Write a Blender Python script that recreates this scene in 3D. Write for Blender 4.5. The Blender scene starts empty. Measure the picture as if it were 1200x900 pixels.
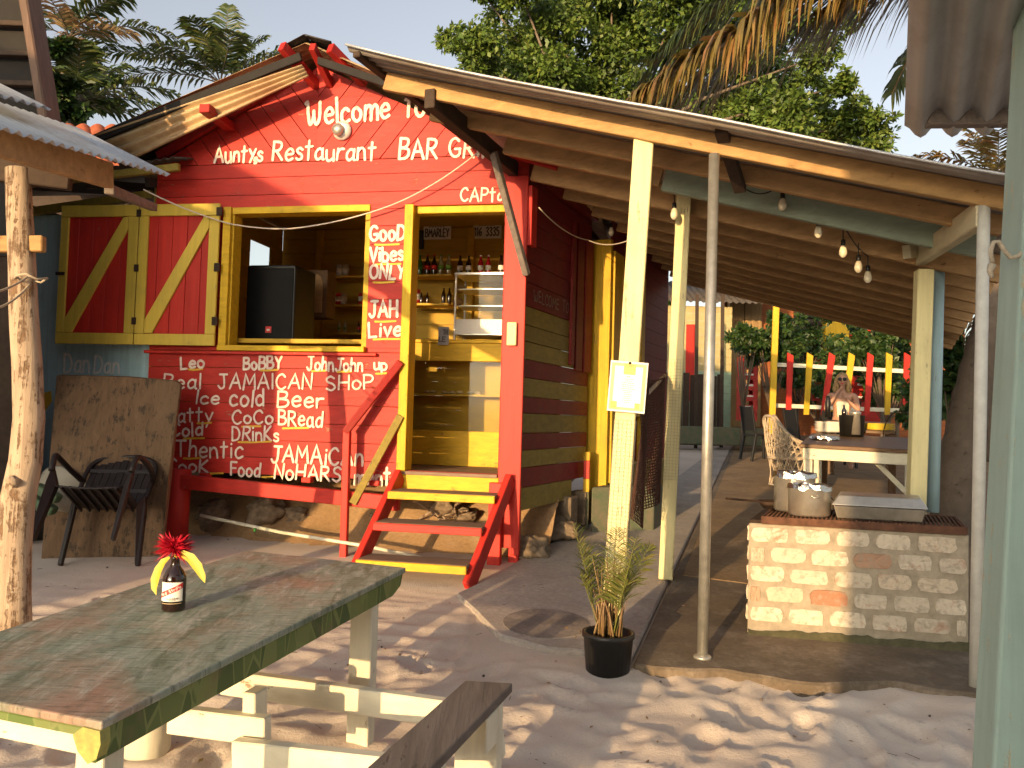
import bpy, math, random
from mathutils import Vector, Matrix, noise
random.seed(7)
R = math.radians
SC = bpy.context.scene
COL = SC.collection
V = Vector
# ------------------------------------------------------------------ camera, sky, sun, exposure
F = 950.0; ROLL = R(1.6); PITCH = R(2.4); EYE = V((0, 0, 1.5))
cam = bpy.data.cameras.new('camera'); camo = bpy.data.objects.new('camera', cam); COL.objects.link(camo)
cam.sensor_width = 36; cam.lens = 36 * F / 1200; cam.clip_end = 2000; cam.clip_start = .05
camo.matrix_world = Matrix.Translation(EYE) @ Matrix.Rotation(PITCH, 4, 'X') @ Matrix.Rotation(R(90), 4, 'X') @ Matrix.Rotation(ROLL, 4, 'Z')
SC.camera = camo
SUN_AZ = 26.0; SUN_EL = 6.0
w = bpy.data.worlds.new('World'); SC.world = w; w.use_nodes = True
nt = w.node_tree; bg = nt.nodes['Background']
sky = nt.nodes.new('ShaderNodeTexSky'); sky.sky_type = 'NISHITA'; sky.sun_disc = False
sky.sun_elevation = R(SUN_EL); sky.sun_rotation = R(180 + SUN_AZ); sky.air_density = 1.0; sky.dust_density = 3.0; sky.ozone_density = 1.0
hsv = nt.nodes.new('ShaderNodeHueSaturation'); hsv.inputs['Hue'].default_value = .525; hsv.inputs['Saturation'].default_value = .45; nt.links.new(sky.outputs[0], hsv.inputs['Color']); nt.links.new(hsv.outputs[0], bg.inputs[0]); bg.inputs[1].default_value = .15
sl = bpy.data.lights.new('sun', 'SUN'); sl.energy = 2.6; sl.angle = R(.5); sl.color = (1, .67, .33)
so = bpy.data.objects.new('sun', sl); COL.objects.link(so)
sd = V((-math.sin(R(SUN_AZ)) * math.cos(R(SUN_EL)), -math.cos(R(SUN_AZ)) * math.cos(R(SUN_EL)), math.sin(R(SUN_EL))))
so.rotation_euler = sd.to_track_quat('Z', 'Y').to_euler(); so.location = sd * 40
SC.view_settings.view_transform = 'Standard'; SC.view_settings.look = 'None'
SC.view_settings.exposure = 1.36; SC.view_settings.gamma = 1; SC.view_settings.use_curve_mapping = False

# ------------------------------------------------------------------ measuring helpers: where on the site does a photo point lie
def ray(px, py):
    x = (px - 600) / F; y = (450 - py) / F
    c, s = math.cos(ROLL), math.sin(ROLL); xr = x * c - y * s; yr = x * s + y * c
    cp, sp = math.cos(PITCH), math.sin(PITCH)
    return V((xr, cp - sp * yr, sp + cp * yr))
def at(px, py, Y):
    r = ray(px, py); return EYE + r * (Y / r.y)
SLOPE = .06
def G(y): return SLOPE * y if y < 25 else SLOPE * 25
def gp(px, py, dz=0):
    r = ray(px, py); t = (dz - EYE.z) / (r.z - SLOPE * r.y); return EYE + r * t
A11 = R(11)
U = V((math.cos(A11), -math.sin(A11), 0)); N = V((-math.sin(A11), -math.cos(A11), 0))
HC = V((.08, 6.3, 0)); HW = 3.25; HO = HC - U * HW
def FP(u, z, off=0): return HO + U * u + N * off + V((0, 0, z))
def fp(px, py, off=0):
    r = ray(px, py); o = HO + N * off - EYE; o.z = 0
    t = o.dot(N) / V((r.x, r.y, 0)).dot(N); P = EYE + r * t
    return (P - HO).dot(U), P.z
def fw(px, py, off=0):
    u, z = fp(px, py, off); return FP(u, z, off)
A24 = R(24)
D = V((math.sin(A24), math.cos(A24), 0)); M = V((math.cos(A24), -math.sin(A24), 0))
def SP(t, z, off=0): return HC + D * t + M * off + V((0, 0, z))
def sp(px, py, off=0):
    r = ray(px, py); o = HC + M * off - EYE; o.z = 0
    t = o.dot(M) / V((r.x, r.y, 0)).dot(M); P = EYE + r * t
    return (P - HC).dot(D), P.z
UP = V((0, 0, 1))
# ------------------------------------------------------------------ mesh helpers
ORG = {}
def rnd(a, b): return random.uniform(a, b)
class MB:
    def __init__(s): s.v = []; s.f = []; s.m = []; s.sm = []
    def add(s, vs, fs, mi=0, smooth=False):
        b = len(s.v); s.v += [tuple(p) for p in vs]
        for f in fs: s.f.append(tuple(b + i for i in f)); s.m.append(mi); s.sm.append(smooth)
        return s
    def box(s, c, size, rot=None, mi=0):
        c = V(c); h = V(size) / 2; vs = []
        for sx in (-1, 1):
            for sy in (-1, 1):
                for sz in (-1, 1):
                    p = V((sx * h.x, sy * h.y, sz * h.z))
                    if rot: p = rot @ p
                    vs.append(c + p)
        return s.add(vs, [(0, 1, 3, 2), (4, 6, 7, 5), (0, 4, 5, 1), (2, 3, 7, 6), (0, 2, 6, 4), (1, 5, 7, 3)], mi)
    def fbox(s, o, ex, ey, ez, mi=0):       # box from a corner and three edge vectors
        o = V(o); vs = []
        for a in (0, 1):
            for b in (0, 1):
                for c in (0, 1): vs.append(o + ex * a + ey * b + ez * c)
        return s.add(vs, [(0, 1, 3, 2), (4, 6, 7, 5), (0, 4, 5, 1), (2, 3, 7, 6), (0, 2, 6, 4), (1, 5, 7, 3)], mi)
    def beam(s, p, q, wd, h, up=UP, mi=0):  # wd across, h along up
        p = V(p); q = V(q); d = (q - p).normalized(); x = d.cross(up).normalized(); u = x.cross(d).normalized()
        vs = []
        for P in (p, q):
            for a, b in ((-1, -1), (1, -1), (1, 1), (-1, 1)): vs.append(P + x * (a * wd / 2) + u * (b * h / 2))
        return s.add(vs, [(0, 1, 2, 3), (7, 6, 5, 4), (0, 4, 5, 1), (1, 5, 6, 2), (2, 6, 7, 3), (3, 7, 4, 0)], mi)
    def tube(s, pts, r, n=8, mi=0, caps=True, smooth=True):
        pts = [V(p) for p in pts]; k = len(pts); rr = r if isinstance(r, (list, tuple)) else [r] * k
        vs = []; prev = None
        for i, p in enumerate(pts):
            d = (pts[min(i + 1, k - 1)] - pts[max(i - 1, 0)]).normalized()
            if prev is None:
                a = V((1, 0, 0)) if abs(d.x) < .8 else V((0, 1, 0)); x = d.cross(a).normalized()
            else: x = (prev - d * prev.dot(d)).normalized()
            prev = x; y = d.cross(x)
            for j in range(n):
                t = 2 * math.pi * j / n; vs.append(p + (x * math.cos(t) + y * math.sin(t)) * rr[i])
        fs = [(i * n + j, i * n + (j + 1) % n, (i + 1) * n + (j + 1) % n, (i + 1) * n + j) for i in range(k - 1) for j in range(n)]
        s.add(vs, fs, mi, smooth)
        if caps:
            b = len(s.v) - n * k
            s.f.append(tuple(b + j for j in range(n))[::-1]); s.m.append(mi); s.sm.append(False)
            s.f.append(tuple(b + (k - 1) * n + j for j in range(n))); s.m.append(mi); s.sm.append(False)
        return s
    def lathe(s, prof, c, n=20, mi=0, rot=None, smooth=True):
        c = V(c); vs = []
        for r, z in prof:
            for j in range(n):
                t = 2 * math.pi * j / n; p = V((r * math.cos(t), r * math.sin(t), z))
                if rot: p = rot @ p
                vs.append(c + p)
        k = len(prof)
        fs = [(i * n + j, i * n + (j + 1) % n, (i + 1) * n + (j + 1) % n, (i + 1) * n + j) for i in range(k - 1) for j in range(n)]
        s.add(vs, fs, mi, smooth); b = len(s.v) - n * k
        if prof[0][0] > 1e-4: s.f.append(tuple(b + j for j in range(n))[::-1]); s.m.append(mi); s.sm.append(False)
        if prof[-1][0] > 1e-4: s.f.append(tuple(b + (k - 1) * n + j for j in range(n))); s.m.append(mi); s.sm.append(False)
        return s
    def prism(s, poly, ext, mi=0):
        poly = [V(p) for p in poly]; n = len(poly); ext = V(ext)
        vs = poly + [p + ext for p in poly]
        return s.add(vs, [tuple(range(n))[::-1], tuple(range(n, 2 * n))] + [(i, (i + 1) % n, n + (i + 1) % n, n + i) for i in range(n)], mi)
    def quad(s, a, b, c, d, mi=0): return s.add([a, b, c, d], [(0, 1, 2, 3)], mi)
    def blob(s, c, r, seed=0, amp=.25, n=2, mi=0, fr=1.5):
        import bmesh
        bm = bmesh.new(); bmesh.ops.create_icosphere(bm, subdivisions=n, radius=1)
        r = V(r) if hasattr(r, '__len__') else V((r, r, r)); vs = []
        for v in bm.verts:
            q = v.co * fr + V((seed * 7.3, seed * 3.1, 0)); k = 1 + amp * (noise.noise(q) + (.45 * noise.noise(q * 2.3) + .25 * noise.noise(q * 5.1) if n > 3 else 0)); vs.append(V(c) + V((v.co.x * r.x, v.co.y * r.y, v.co.z * r.z)) * k)
        s.add(vs, [tuple(v.index for v in f.verts) for f in bm.faces], mi, True); bm.free(); return s
    def build(s, name, mats, parent=None, bevel=0, label=None, kind=None, cat=None, group=None, org=None, seg=1):
        me = bpy.data.meshes.new(name)
        if parent is not None: o0 = ORG[parent]
        elif org is not None: o0 = V(org)
        else:
            xs = [p[0] for p in s.v]; ys = [p[1] for p in s.v]; zs = [p[2] for p in s.v]
            o0 = V(((min(xs) + max(xs)) / 2, (min(ys) + max(ys)) / 2, min(zs)))
        me.from_pydata([(p[0] - o0.x, p[1] - o0.y, p[2] - o0.z) for p in s.v], [], s.f)
        if not isinstance(mats, (list, tuple)): mats = [mats]
        for m in mats: me.materials.append(m)
        me.polygons.foreach_set('material_index', s.m); me.polygons.foreach_set('use_smooth', s.sm); me.update()
        o = bpy.data.objects.new(name, me); COL.objects.link(o); ORG[o] = o0
        if parent is not None: o.parent = parent
        else: o.location = o0
        if bevel:
            b = o.modifiers.new('bevel', 'BEVEL'); b.width = bevel; b.segments = seg; b.limit_method = 'ANGLE'; b.angle_limit = R(40)
        tag(o, label, cat, group, kind)
        return o
def tag(o, label=None, cat=None, group=None, kind=None):
    if label: o['label'] = label
    if cat: o['category'] = cat
    if group: o['group'] = group
    if kind: o['kind'] = kind
    return o
def thing(name, loc, label, cat, group=None):
    o = bpy.data.objects.new(name, None); COL.objects.link(o); o.location = V(loc); ORG[o] = V(loc); o.empty_display_size = .1
    return tag(o, label, cat, group)
def dup(root, loc, rot=None, label=None):
    r = root.copy(); COL.objects.link(r); r.location = V(loc); ORG[r] = V(loc)
    if rot is not None: r.rotation_euler = rot
    if label: r['label'] = label
    for ch in [c for c in ORG if c.parent == root]:
        c = ch.copy(); COL.objects.link(c); c.parent = r
        for g in [x for x in list(ORG) if x.parent == ch]:
            d = g.copy(); COL.objects.link(d); d.parent = c
    return r
# ------------------------------------------------------------------ materials
MATS = {}
def newmat(name):
    m = bpy.data.materials.new(name); m.use_nodes = True; MATS[name] = m
    return m, m.node_tree, m.node_tree.nodes['Principled BSDF']
def nn(t, ty, **k):
    n = t.nodes.new(ty)
    for a, b in k.items():
        if a in n.inputs: n.inputs[a].default_value = b
        else: setattr(n, a, b)
    return n
def ramp(t, fac, stops):
    n = t.nodes.new('ShaderNodeValToRGB'); e = n.color_ramp.elements
    while len(e) < len(stops): e.new(.5)
    for i, (p, c) in enumerate(stops): e[i].position = p; e[i].color = (*c, 1) if len(c) == 3 else c
    t.links.new(fac, n.inputs[0]); return n.outputs[0]
def mix(t, fac, a, b, bt='MIX'):
    n = t.nodes.new('ShaderNodeMix'); n.data_type = 'RGBA'; n.blend_type = bt
    for sck, val in ((n.inputs[0], fac), (n.inputs[6], a), (n.inputs[7], b)):
        if hasattr(val, 'is_linked'): t.links.new(val, sck)
        elif isinstance(val, (int, float)): sck.default_value = val
        else: sck.default_value = (*val, 1)
    return n.outputs[2]
def coords(t, scale=(1, 1, 1)):
    tc = t.nodes.new('ShaderNodeTexCoord'); mp = t.nodes.new('ShaderNodeMapping'); mp.inputs['Scale'].default_value = scale
    t.links.new(tc.outputs['Object'], mp.inputs[0]); return mp.outputs[0]
def nz(t, vec, sc, det=5, rough=.6, dist=0):
    n = nn(t, 'ShaderNodeTexNoise', Scale=sc, Detail=det, Roughness=rough, Distortion=dist); t.links.new(vec, n.inputs['Vector']); return n.outputs[0]
def bump(t, b, h, st=.3, dist=.01):
    n = t.nodes.new('ShaderNodeBump'); n.inputs['Strength'].default_value = st; n.inputs['Distance'].default_value = dist
    t.links.new(h, n.inputs['Height']); t.links.new(n.outputs[0], b.inputs['Normal'])
AX = {'x': (1.6, 24, 24), 'y': (24, 1.6, 24), 'z': (24, 24, 1.6), 'n': (8, 8, 8)}
def wood(name, col, under=(.22, .17, .12), ax='x', wear=.35, rough=.62, dark=.55, island=.16, bs=.35, dirt=(.12, .09, .06), dirtamt=.3):
    """painted or bare boards: long grain, board to board variation, chips down to the wood and grime"""
    m, t, b = newmat(name); g = coords(t, AX[ax]); c = coords(t)
    grain = nz(t, g, 1.0, 8, .65, .4)
    base = mix(t, ramp(t, grain, [(.3, (0, 0, 0)), (.75, (1, 1, 1))]), tuple(x * dark for x in col), col)
    geo = t.nodes.new('ShaderNodeNewGeometry'); hs = t.nodes.new('ShaderNodeHueSaturation')
    mr = nn(t, 'ShaderNodeMapRange'); mr.inputs[3].default_value = 1 - island; mr.inputs[4].default_value = 1 + island
    t.links.new(geo.outputs['Random Per Island'], mr.inputs[0]); t.links.new(mr.outputs[0], hs.inputs['Value']); t.links.new(base, hs.inputs['Color'])
    big = nz(t, c, 2.3, 6, .65)
    dm = ramp(t, big, [(.48, (0, 0, 0)), (.8, (dirtamt,) * 3)])
    c1 = mix(t, dm, hs.outputs[0], dirt)
    chip = nn(t, 'ShaderNodeMath', operation='MULTIPLY'); t.links.new(nz(t, c, 9, 6, .75), chip.inputs[0]); t.links.new(nz(t, g, 1.7, 5, .7), chip.inputs[1])
    cm = ramp(t, chip.outputs[0], [(.42 - wear * .24, (0, 0, 0)), (.46 - wear * .2, (1, 1, 1))])
    c2 = mix(t, cm, c1, under)
    t.links.new(c2, b.inputs['Base Color']); b.inputs['Roughness'].default_value = rough; b.inputs['Specular IOR Level'].default_value = .22
    hh = nn(t, 'ShaderNodeMath', operation='SUBTRACT'); t.links.new(grain, hh.inputs[0]); t.links.new(cm, hh.inputs[1])
    bump(t, b, hh.outputs[0], bs, .006)
    return m
def plain(name, col, rough=.5, metal=0, var=.25, sc=12, spec=.5, bs=.15, col2=None):
    m, t, b = newmat(name); c = coords(t); n = nz(t, c, sc, 6, .65)
    cc = mix(t, ramp(t, n, [(.3, (0, 0, 0)), (.72, (1, 1, 1))]), tuple(x * (1 - var) for x in col) if col2 is None else col2, col)
    t.links.new(cc, b.inputs['Base Color']); b.inputs['Roughness'].default_value = rough; b.inputs['Metallic'].default_value = metal
    b.inputs['Specular IOR Level'].default_value = spec
    if bs: bump(t, b, n, bs, .005)
    return m
def glass(name, col=(1, 1, 1), rough=.02, alpha_mix=None):
    m, t, b = newmat(name); b.inputs['Base Color'].default_value = (*col, 1); b.inputs['Roughness'].default_value = rough
    b.inputs['Transmission Weight'].default_value = 1; b.inputs['IOR'].default_value = 1.45
    return m
def pane(name, tint=(.9, .92, .9)):
    m, t, b = newmat(name); out = t.nodes['Material Output']; tr = t.nodes.new('ShaderNodeBsdfTransparent'); tr.inputs[0].default_value = (*tint, 1)
    gl = t.nodes.new('ShaderNodeBsdfGlossy'); gl.inputs['Roughness'].default_value = 0; fr = t.nodes.new('ShaderNodeFresnel'); ms = t.nodes.new('ShaderNodeMixShader')
    fr.inputs[0].default_value = 1.18
    ms.inputs[0].default_value = .006; t.links.new(tr.outputs[0], ms.inputs[1]); t.links.new(gl.outputs[0], ms.inputs[2]); t.links.new(ms.outputs[0], out.inputs[0])
    return m
def leafmat(name, ca, cb, cc=None, trans=.25, rough=.5):
    m, t, b = newmat(name); geo = t.nodes.new('ShaderNodeNewGeometry'); c = coords(t)
    col = ramp(t, geo.outputs['Random Per Island'], [(0, ca), (.55, cb), (1, cc or cb)])
    n = nz(t, c, 1.1, 3, .5); col = mix(t, ramp(t, n, [(.35, (0, 0, 0)), (.65, (.55, .55, .55))]), col, tuple(x * .55 for x in ca))
    t.links.new(col, b.inputs['Base Color']); b.inputs['Roughness'].default_value = rough
    out = t.nodes['Material Output']; tl = t.nodes.new('ShaderNodeBsdfTranslucent'); t.links.new(col, tl.inputs[0]); ms = t.nodes.new('ShaderNodeMixShader'); ms.inputs[0].default_value = trans
    t.links.new(b.outputs[0], ms.inputs[1]); t.links.new(tl.outputs[0], ms.inputs[2]); t.links.new(ms.outputs[0], out.inputs[0])
    return m
RED = (.55, .033, .023); YEL = (.66, .40, .022); CREAM = (.74, .62, .30)
red_x = wood('red_paint_boards', RED, (.34, .14, .09), 'x', .30, .5, .66, .13, .45, (.20, .025, .02), .5)
red_z = wood('red_paint_upright', RED, (.30, .10, .06), 'z', .16, .5, .74, .10, .3, (.25, .02, .015), .35)
red_d = wood('red_paint_old', (.36, .02, .016), (.2, .08, .05), 'z', .2, .55, .7, .14, .3)
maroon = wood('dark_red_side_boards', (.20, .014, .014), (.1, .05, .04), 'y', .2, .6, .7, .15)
yel_x = wood('yellow_paint_boards', YEL, (.3, .2, .07), 'x', .32, .55, .68, .12, .45, (.25, .15, .04), .45)
yel_z = wood('yellow_paint_upright', YEL, (.3, .2, .07), 'z', .34, .55, .68, .12, .45, (.25, .15, .04), .45)
yel_in = wood('yellow_interior_boards', (.56, .34, .035), (.25, .15, .05), 'x', .1, .6, .8, .12, .2)
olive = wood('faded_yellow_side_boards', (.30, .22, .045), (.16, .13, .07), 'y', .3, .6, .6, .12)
shut_y = wood('shutter_yellow', (.66, .47, .07), (.35, .27, .12), 'z', .28, .5, .8, .08)
blue_w = wood('blue_paint_boards', (.42, .60, .66), (.24, .26, .24), 'z', .3, .55, .7, .1, .4)
cream_z = wood('cream_post_paint', (.78, .68, .36), (.40, .32, .2), 'z', .34, .6, .78, .05, .5, (.3, .22, .12), .4)
pole_w = plain('chalky_white_pole', (.62, .60, .54), .6, 0, .25, 14)
cream_x = wood('cream_rail_paint', (.74, .69, .54), (.28, .2, .13), 'x', .28, .6, .82, .1)
bone_z = wood('bone_leg_paint', (.74, .69, .54), (.28, .2, .13), 'z', .3, .6, .82, .1)
dk_verge = wood('shade_dulled_brown_verge', (.16, .10, .075), (.1, .07, .05), 'z', .2, .7)  # tall shack's verge board, its colour darkened for the shade on it
cream_y = wood('cream_beam_paint', (.6, .54, .36), (.3, .24, .16), 'y', .28, .6, .8, .1)
beam_w = wood('fresh_timber', (.50, .30, .125), (.3, .16, .06), 'x', .3, .7, .6, .08, .6, (.2, .12, .06), .5)
raft_w = wood('brown_rafter', (.46, .28, .13), (.16, .09, .05), 'x', .25, .7, .6, .2, .4)
dark_w = wood('dark_weathered_timber', (.06, .04, .03), (.03, .02, .015), 'y', .25, .8, .6, .2, .4)
blue_b = wood('faded_blue_rafter', (.30, .36, .28), (.24, .2, .14), 'x', .3, .6, .75, .1)
grey_w = wood('weathered_grey_timber', (.22, .18, .155), (.10, .08, .07), 'y', .4, .8, .5, .2, .7)
ply_w = wood('old_plywood', (.19, .115, .065), (.07, .05, .033), 'z', .6, .85, .6, .1, .5)
floor_w = wood('worn_floor_boards', (.25, .17, .12), (.12, .08, .06), 'x', .4, .75, .6, .2)
green_p = wood('pale_green_post_paint', (.36, .48, .43), (.42, .38, .26), 'z', .42, .6, .8, .05, .4)
brown_w = wood('brown_table_boards', (.16, .085, .04), (.08, .05, .03), 'y', .3, .45, .6, .2)
log_w = wood('bare_log', (.56, .42, .30), (.20, .12, .07), 'z', .62, .8, .55, .05, 1.0, (.3, .2, .14), .6)
trunk_w = wood('tree_bark', (.20, .15, .11), (.10, .07, .05), 'z', .4, .85, .5, .05, .8)
palm_w = wood('palm_bark', (.16, .12, .09), (.09, .07, .05), 'n', .4, .85, .6, .05, .8)
white_paint = plain('hand_painted_white', (.82, .74, .62), .6, 0, .2, 26, .4, .2, (.66, .44, .36))
yel_paint = plain('underline_yellow', (.75, .42, .03), .6, 0, .2, 40, .4, .1)
grey_paint = plain('faded_grey_lettering', (.80, .76, .72), .7, 0, .25, 30, .3, .1)
side_paint = plain('faded_side_lettering', (.32, .22, .17), .7, 0, .5, 30, .3, .1)
black_pl = plain('black_plastic', (.012, .011, .010), .45, 0, .3, 20, .5, .1)
black_fab = plain('black_speaker_grille', (.012, .012, .012), .8, 0, .4, 300, .3, .4)
brown_pl = plain('dark_brown_plastic', (.02, .012, .010), .5, 0, .3, 20, .4, .1)
steel = plain('brushed_steel', (.62, .58, .52), .38, .75, .2, 30, .5, .05)
steel_dk = plain('dark_brown_steel', (.36, .31, .25), .3, .8, .35, 16, .5, .1)  # darker, browner steel than the lid
alu = plain('battered_aluminium', (.80, .74, .64), .3, .85, .25, 18, .5, .15)
galv = plain('galvanised_pipe', (.52, .50, .45), .42, .7, .35, 14, .5, .1)
foil = plain('crumpled_foil', (.8, .78, .75), .22, 1, .1, 60, .5, .9)
iron = plain('rusty_iron', (.07, .04, .025), .8, .4, .6, 25, .4, .4)
rust_pl = plain('rusty_plate', (.18, .08, .045), .8, .3, .6, 22, .4, .3)
whitep = plain('white_enamel', (.75, .72, .66), .45, 0, .12, 14)
yellow_pl = plain('yellow_plate_glaze', (.75, .55, .06), .3, 0, .1, 14)
paper = plain('paper', (.82, .80, .76), .7, 0, .06, 10)
paper_o = plain('orange_paper_border', (.75, .48, .25), .7, 0, .1, 20)
paper_y = plain('yellow_print', (.80, .66, .16), .7, 0, .15, 30)
ink = plain('dark_ink', (.10, .09, .09), .7, 0, .1, 20)
greenc = plain('green_painted_concrete', (.07, .11, .06), .8, 0, .5, 9, .3, .3, (.16, .13, .09))
terra = plain('terracotta_tiles', (.42, .11, .05), .75, 0, .4, 6, .3, .3)
roofdark = plain('dark_and_shaded_roof_boards', (.022, .018, .016), .8, 0, .4, 8, .3, .3)  # near-black; on the tall shack's gable it stands in for roof shade
rope_m = plain('rope_fibre', (.52, .44, .33), .9, 0, .3, 60, .2, .3)
cord_w = plain('pale_cable', (.62, .52, .42), .7, 0, .1, 20)
cord_b = plain('black_cable', (.02, .018, .016), .6, 0, .1, 20)
bulb_m = plain('frosted_bulb', (.75, .66, .48), .25, 0, .1, 20)
rock_m = plain('rough_boulders', (.30, .22, .15), .95, 0, .5, 16, .2, 1.0, (.12, .09, .06))
bag_m = plain('green_bag', (.10, .16, .08), .6, 0, .3, 8)
crate_m = plain('red_crate_plastic', (.55, .03, .022), .45, 0, .2, 10)
net_m = plain('brown_netting', (.10, .05, .035), .9, 0, .3, 40, .2)
wicker_m = plain('pale_wicker', (.58, .46, .33), .7, 0, .25, 30)
bglass = plain('brown_bottle_glass', (.018, .006, .003), .06, 0, .2, 8, .8, 0)
label_w = plain('bottle_label_white', (.78, .74, .66), .6, 0, .06, 30)
label_r = plain('bottle_label_red', (.62, .03, .025), .55, 0, .1, 30)
skin_m = plain('skin', (.46, .24, .15), .5, 0, .1, 20)
hair_m = plain('blonde_hair', (.42, .26, .11), .6, 0, .5, 60, .4, .4)
dress_m = plain('pale_yellow_top', (.86, .84, .62), .8, 0, .2, 30)
petal_m = leafmat('red_petals', (.45, .004, .02), (.62, .008, .03), (.72, .02, .05), .2)
patch_m = plain('yellow_green_patch', (.42, .40, .10), .6, 0, .4, 40, .4, .2, (.25, .22, .07))
yleaf_m = leafmat('yellow_leaf', (.62, .5, .03), (.72, .6, .05), (.6, .55, .05), .3)
leaf_a = leafmat('tree_leaves', (.06, .11, .016), (.12, .19, .028), (.19, .23, .04))
leaf_b = leafmat('shrub_leaves', (.015, .045, .01), (.045, .10, .02), (.09, .13, .03))
leaf_p = leafmat('palm_leaflets', (.03, .06, .015), (.075, .11, .025), (.16, .16, .04))
leaf_y = leafmat('sunburnt_palm_leaflets', (.16, .12, .03), (.24, .17, .045), (.30, .14, .05), .3)
leaf_d = leafmat('dry_palm_leaflets', (.30, .20, .09), (.24, .13, .06), (.20, .17, .05), .2)
leaf_g = leafmat('pot_palm_leaflets', (.09, .12, .02), (.20, .21, .04), (.30, .24, .08), .25)
pglass = pane('clear_glass')
def corr_mat(name, col, rust, amt, rough=.45, metal=.5):
    m, t, b = newmat(name); c = coords(t); n = nz(t, c, 3.2, 8, .7)
    cc = mix(t, ramp(t, n, [(.52 - amt * .3, (0, 0, 0)), (.72, (1, 1, 1))]), col, rust)
    t.links.new(cc, b.inputs['Base Color']); b.inputs['Roughness'].default_value = rough; b.inputs['Metallic'].default_value = metal
    bump(t, b, nz(t, c, 40, 4), .1, .003); return m
zinc = corr_mat('zinc_sheet', (.52, .54, .56), (.34, .30, .27), .25)
zinc_grey = corr_mat('grey_zinc_sheet', (.46, .46, .45), (.30, .27, .23), .3, .6, .2)
zinc_old = corr_mat('old_zinc_underside', (.38, .34, .30), (.24, .18, .13), .5, .6, .2)
zinc_tan = corr_mat('rusted_tan_sheet', (.50, .37, .20), (.28, .14, .07), .45, .6, .1)
zinc_dark = corr_mat('dark_zinc_underside', (.07, .06, .055), (.045, .03, .02), .5, .7, .1)
def sand_mat():
    m, t, b = newmat('beach_sand'); c = coords(t)
    a = nz(t, c, .9, 6, .6); f = nz(t, c, 90, 4, .7); s2 = nz(t, c, 14, 6, .7)
    col = mix(t, ramp(t, a, [(.35, (0, 0, 0)), (.7, (1, 1, 1))]), (.56, .46, .38), (.71, .61, .515))
    col = mix(t, ramp(t, s2, [(.62, (0, 0, 0)), (.75, (.6, .6, .6))]), col, (.27, .21, .17))
    v = nn(t, 'ShaderNodeTexVoronoi', Scale=22); t.links.new(c, v.inputs['Vector'])
    col = mix(t, ramp(t, v.outputs['Distance'], [(.03, (.9, .9, .9)), (.07, (0, 0, 0))]), col, (.10, .07, .05))
    t.links.new(col, b.inputs['Base Color']); b.inputs['Roughness'].default_value = .95; b.inputs['Specular IOR Level'].default_value = .15
    h = nn(t, 'ShaderNodeMath', operation='ADD'); t.links.new(f, h.inputs[0]); t.links.new(s2, h.inputs[1]); bump(t, b, h.outputs[0], .45, .008); return m
sand = sand_mat()
def conc_mat(name, ca, cb, sandy):
    m, t, b = newmat(name); c = coords(t); a = nz(t, c, 2.2, 8, .68, .3); f = nz(t, c, 35, 5, .7)
    col = mix(t, ramp(t, a, [(.36, (0, 0, 0)), (.66, (1, 1, 1))]), ca, cb)
    col = mix(t, ramp(t, nz(t, c, 5, 8, .75), [(.5, (0, 0, 0)), (.7, (sandy,) * 3)]), col, (.44, .36, .29))
    col = mix(t, ramp(t, f, [(.3, (.5, .5, .5)), (.6, (0, 0, 0))]), col, tuple(x * .55 for x in ca))
    t.links.new(col, b.inputs['Base Color']); b.inputs['Roughness'].default_value = .9; bump(t, b, f, .5, .008); return m
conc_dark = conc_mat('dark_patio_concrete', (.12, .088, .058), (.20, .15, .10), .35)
conc_sand = conc_mat('sandy_apron_concrete', (.34, .29, .25), (.52, .45, .39), .9)
conc_disc = conc_mat('stained_concrete', (.16, .135, .12), (.32, .27, .235), .8)
brown_floor = conc_mat('worn_brown_floor', (.20, .125, .06), (.32, .21, .105), .25)
soil = conc_mat('packed_soil', (.34, .20, .09), (.50, .32, .16), .3)
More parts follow.
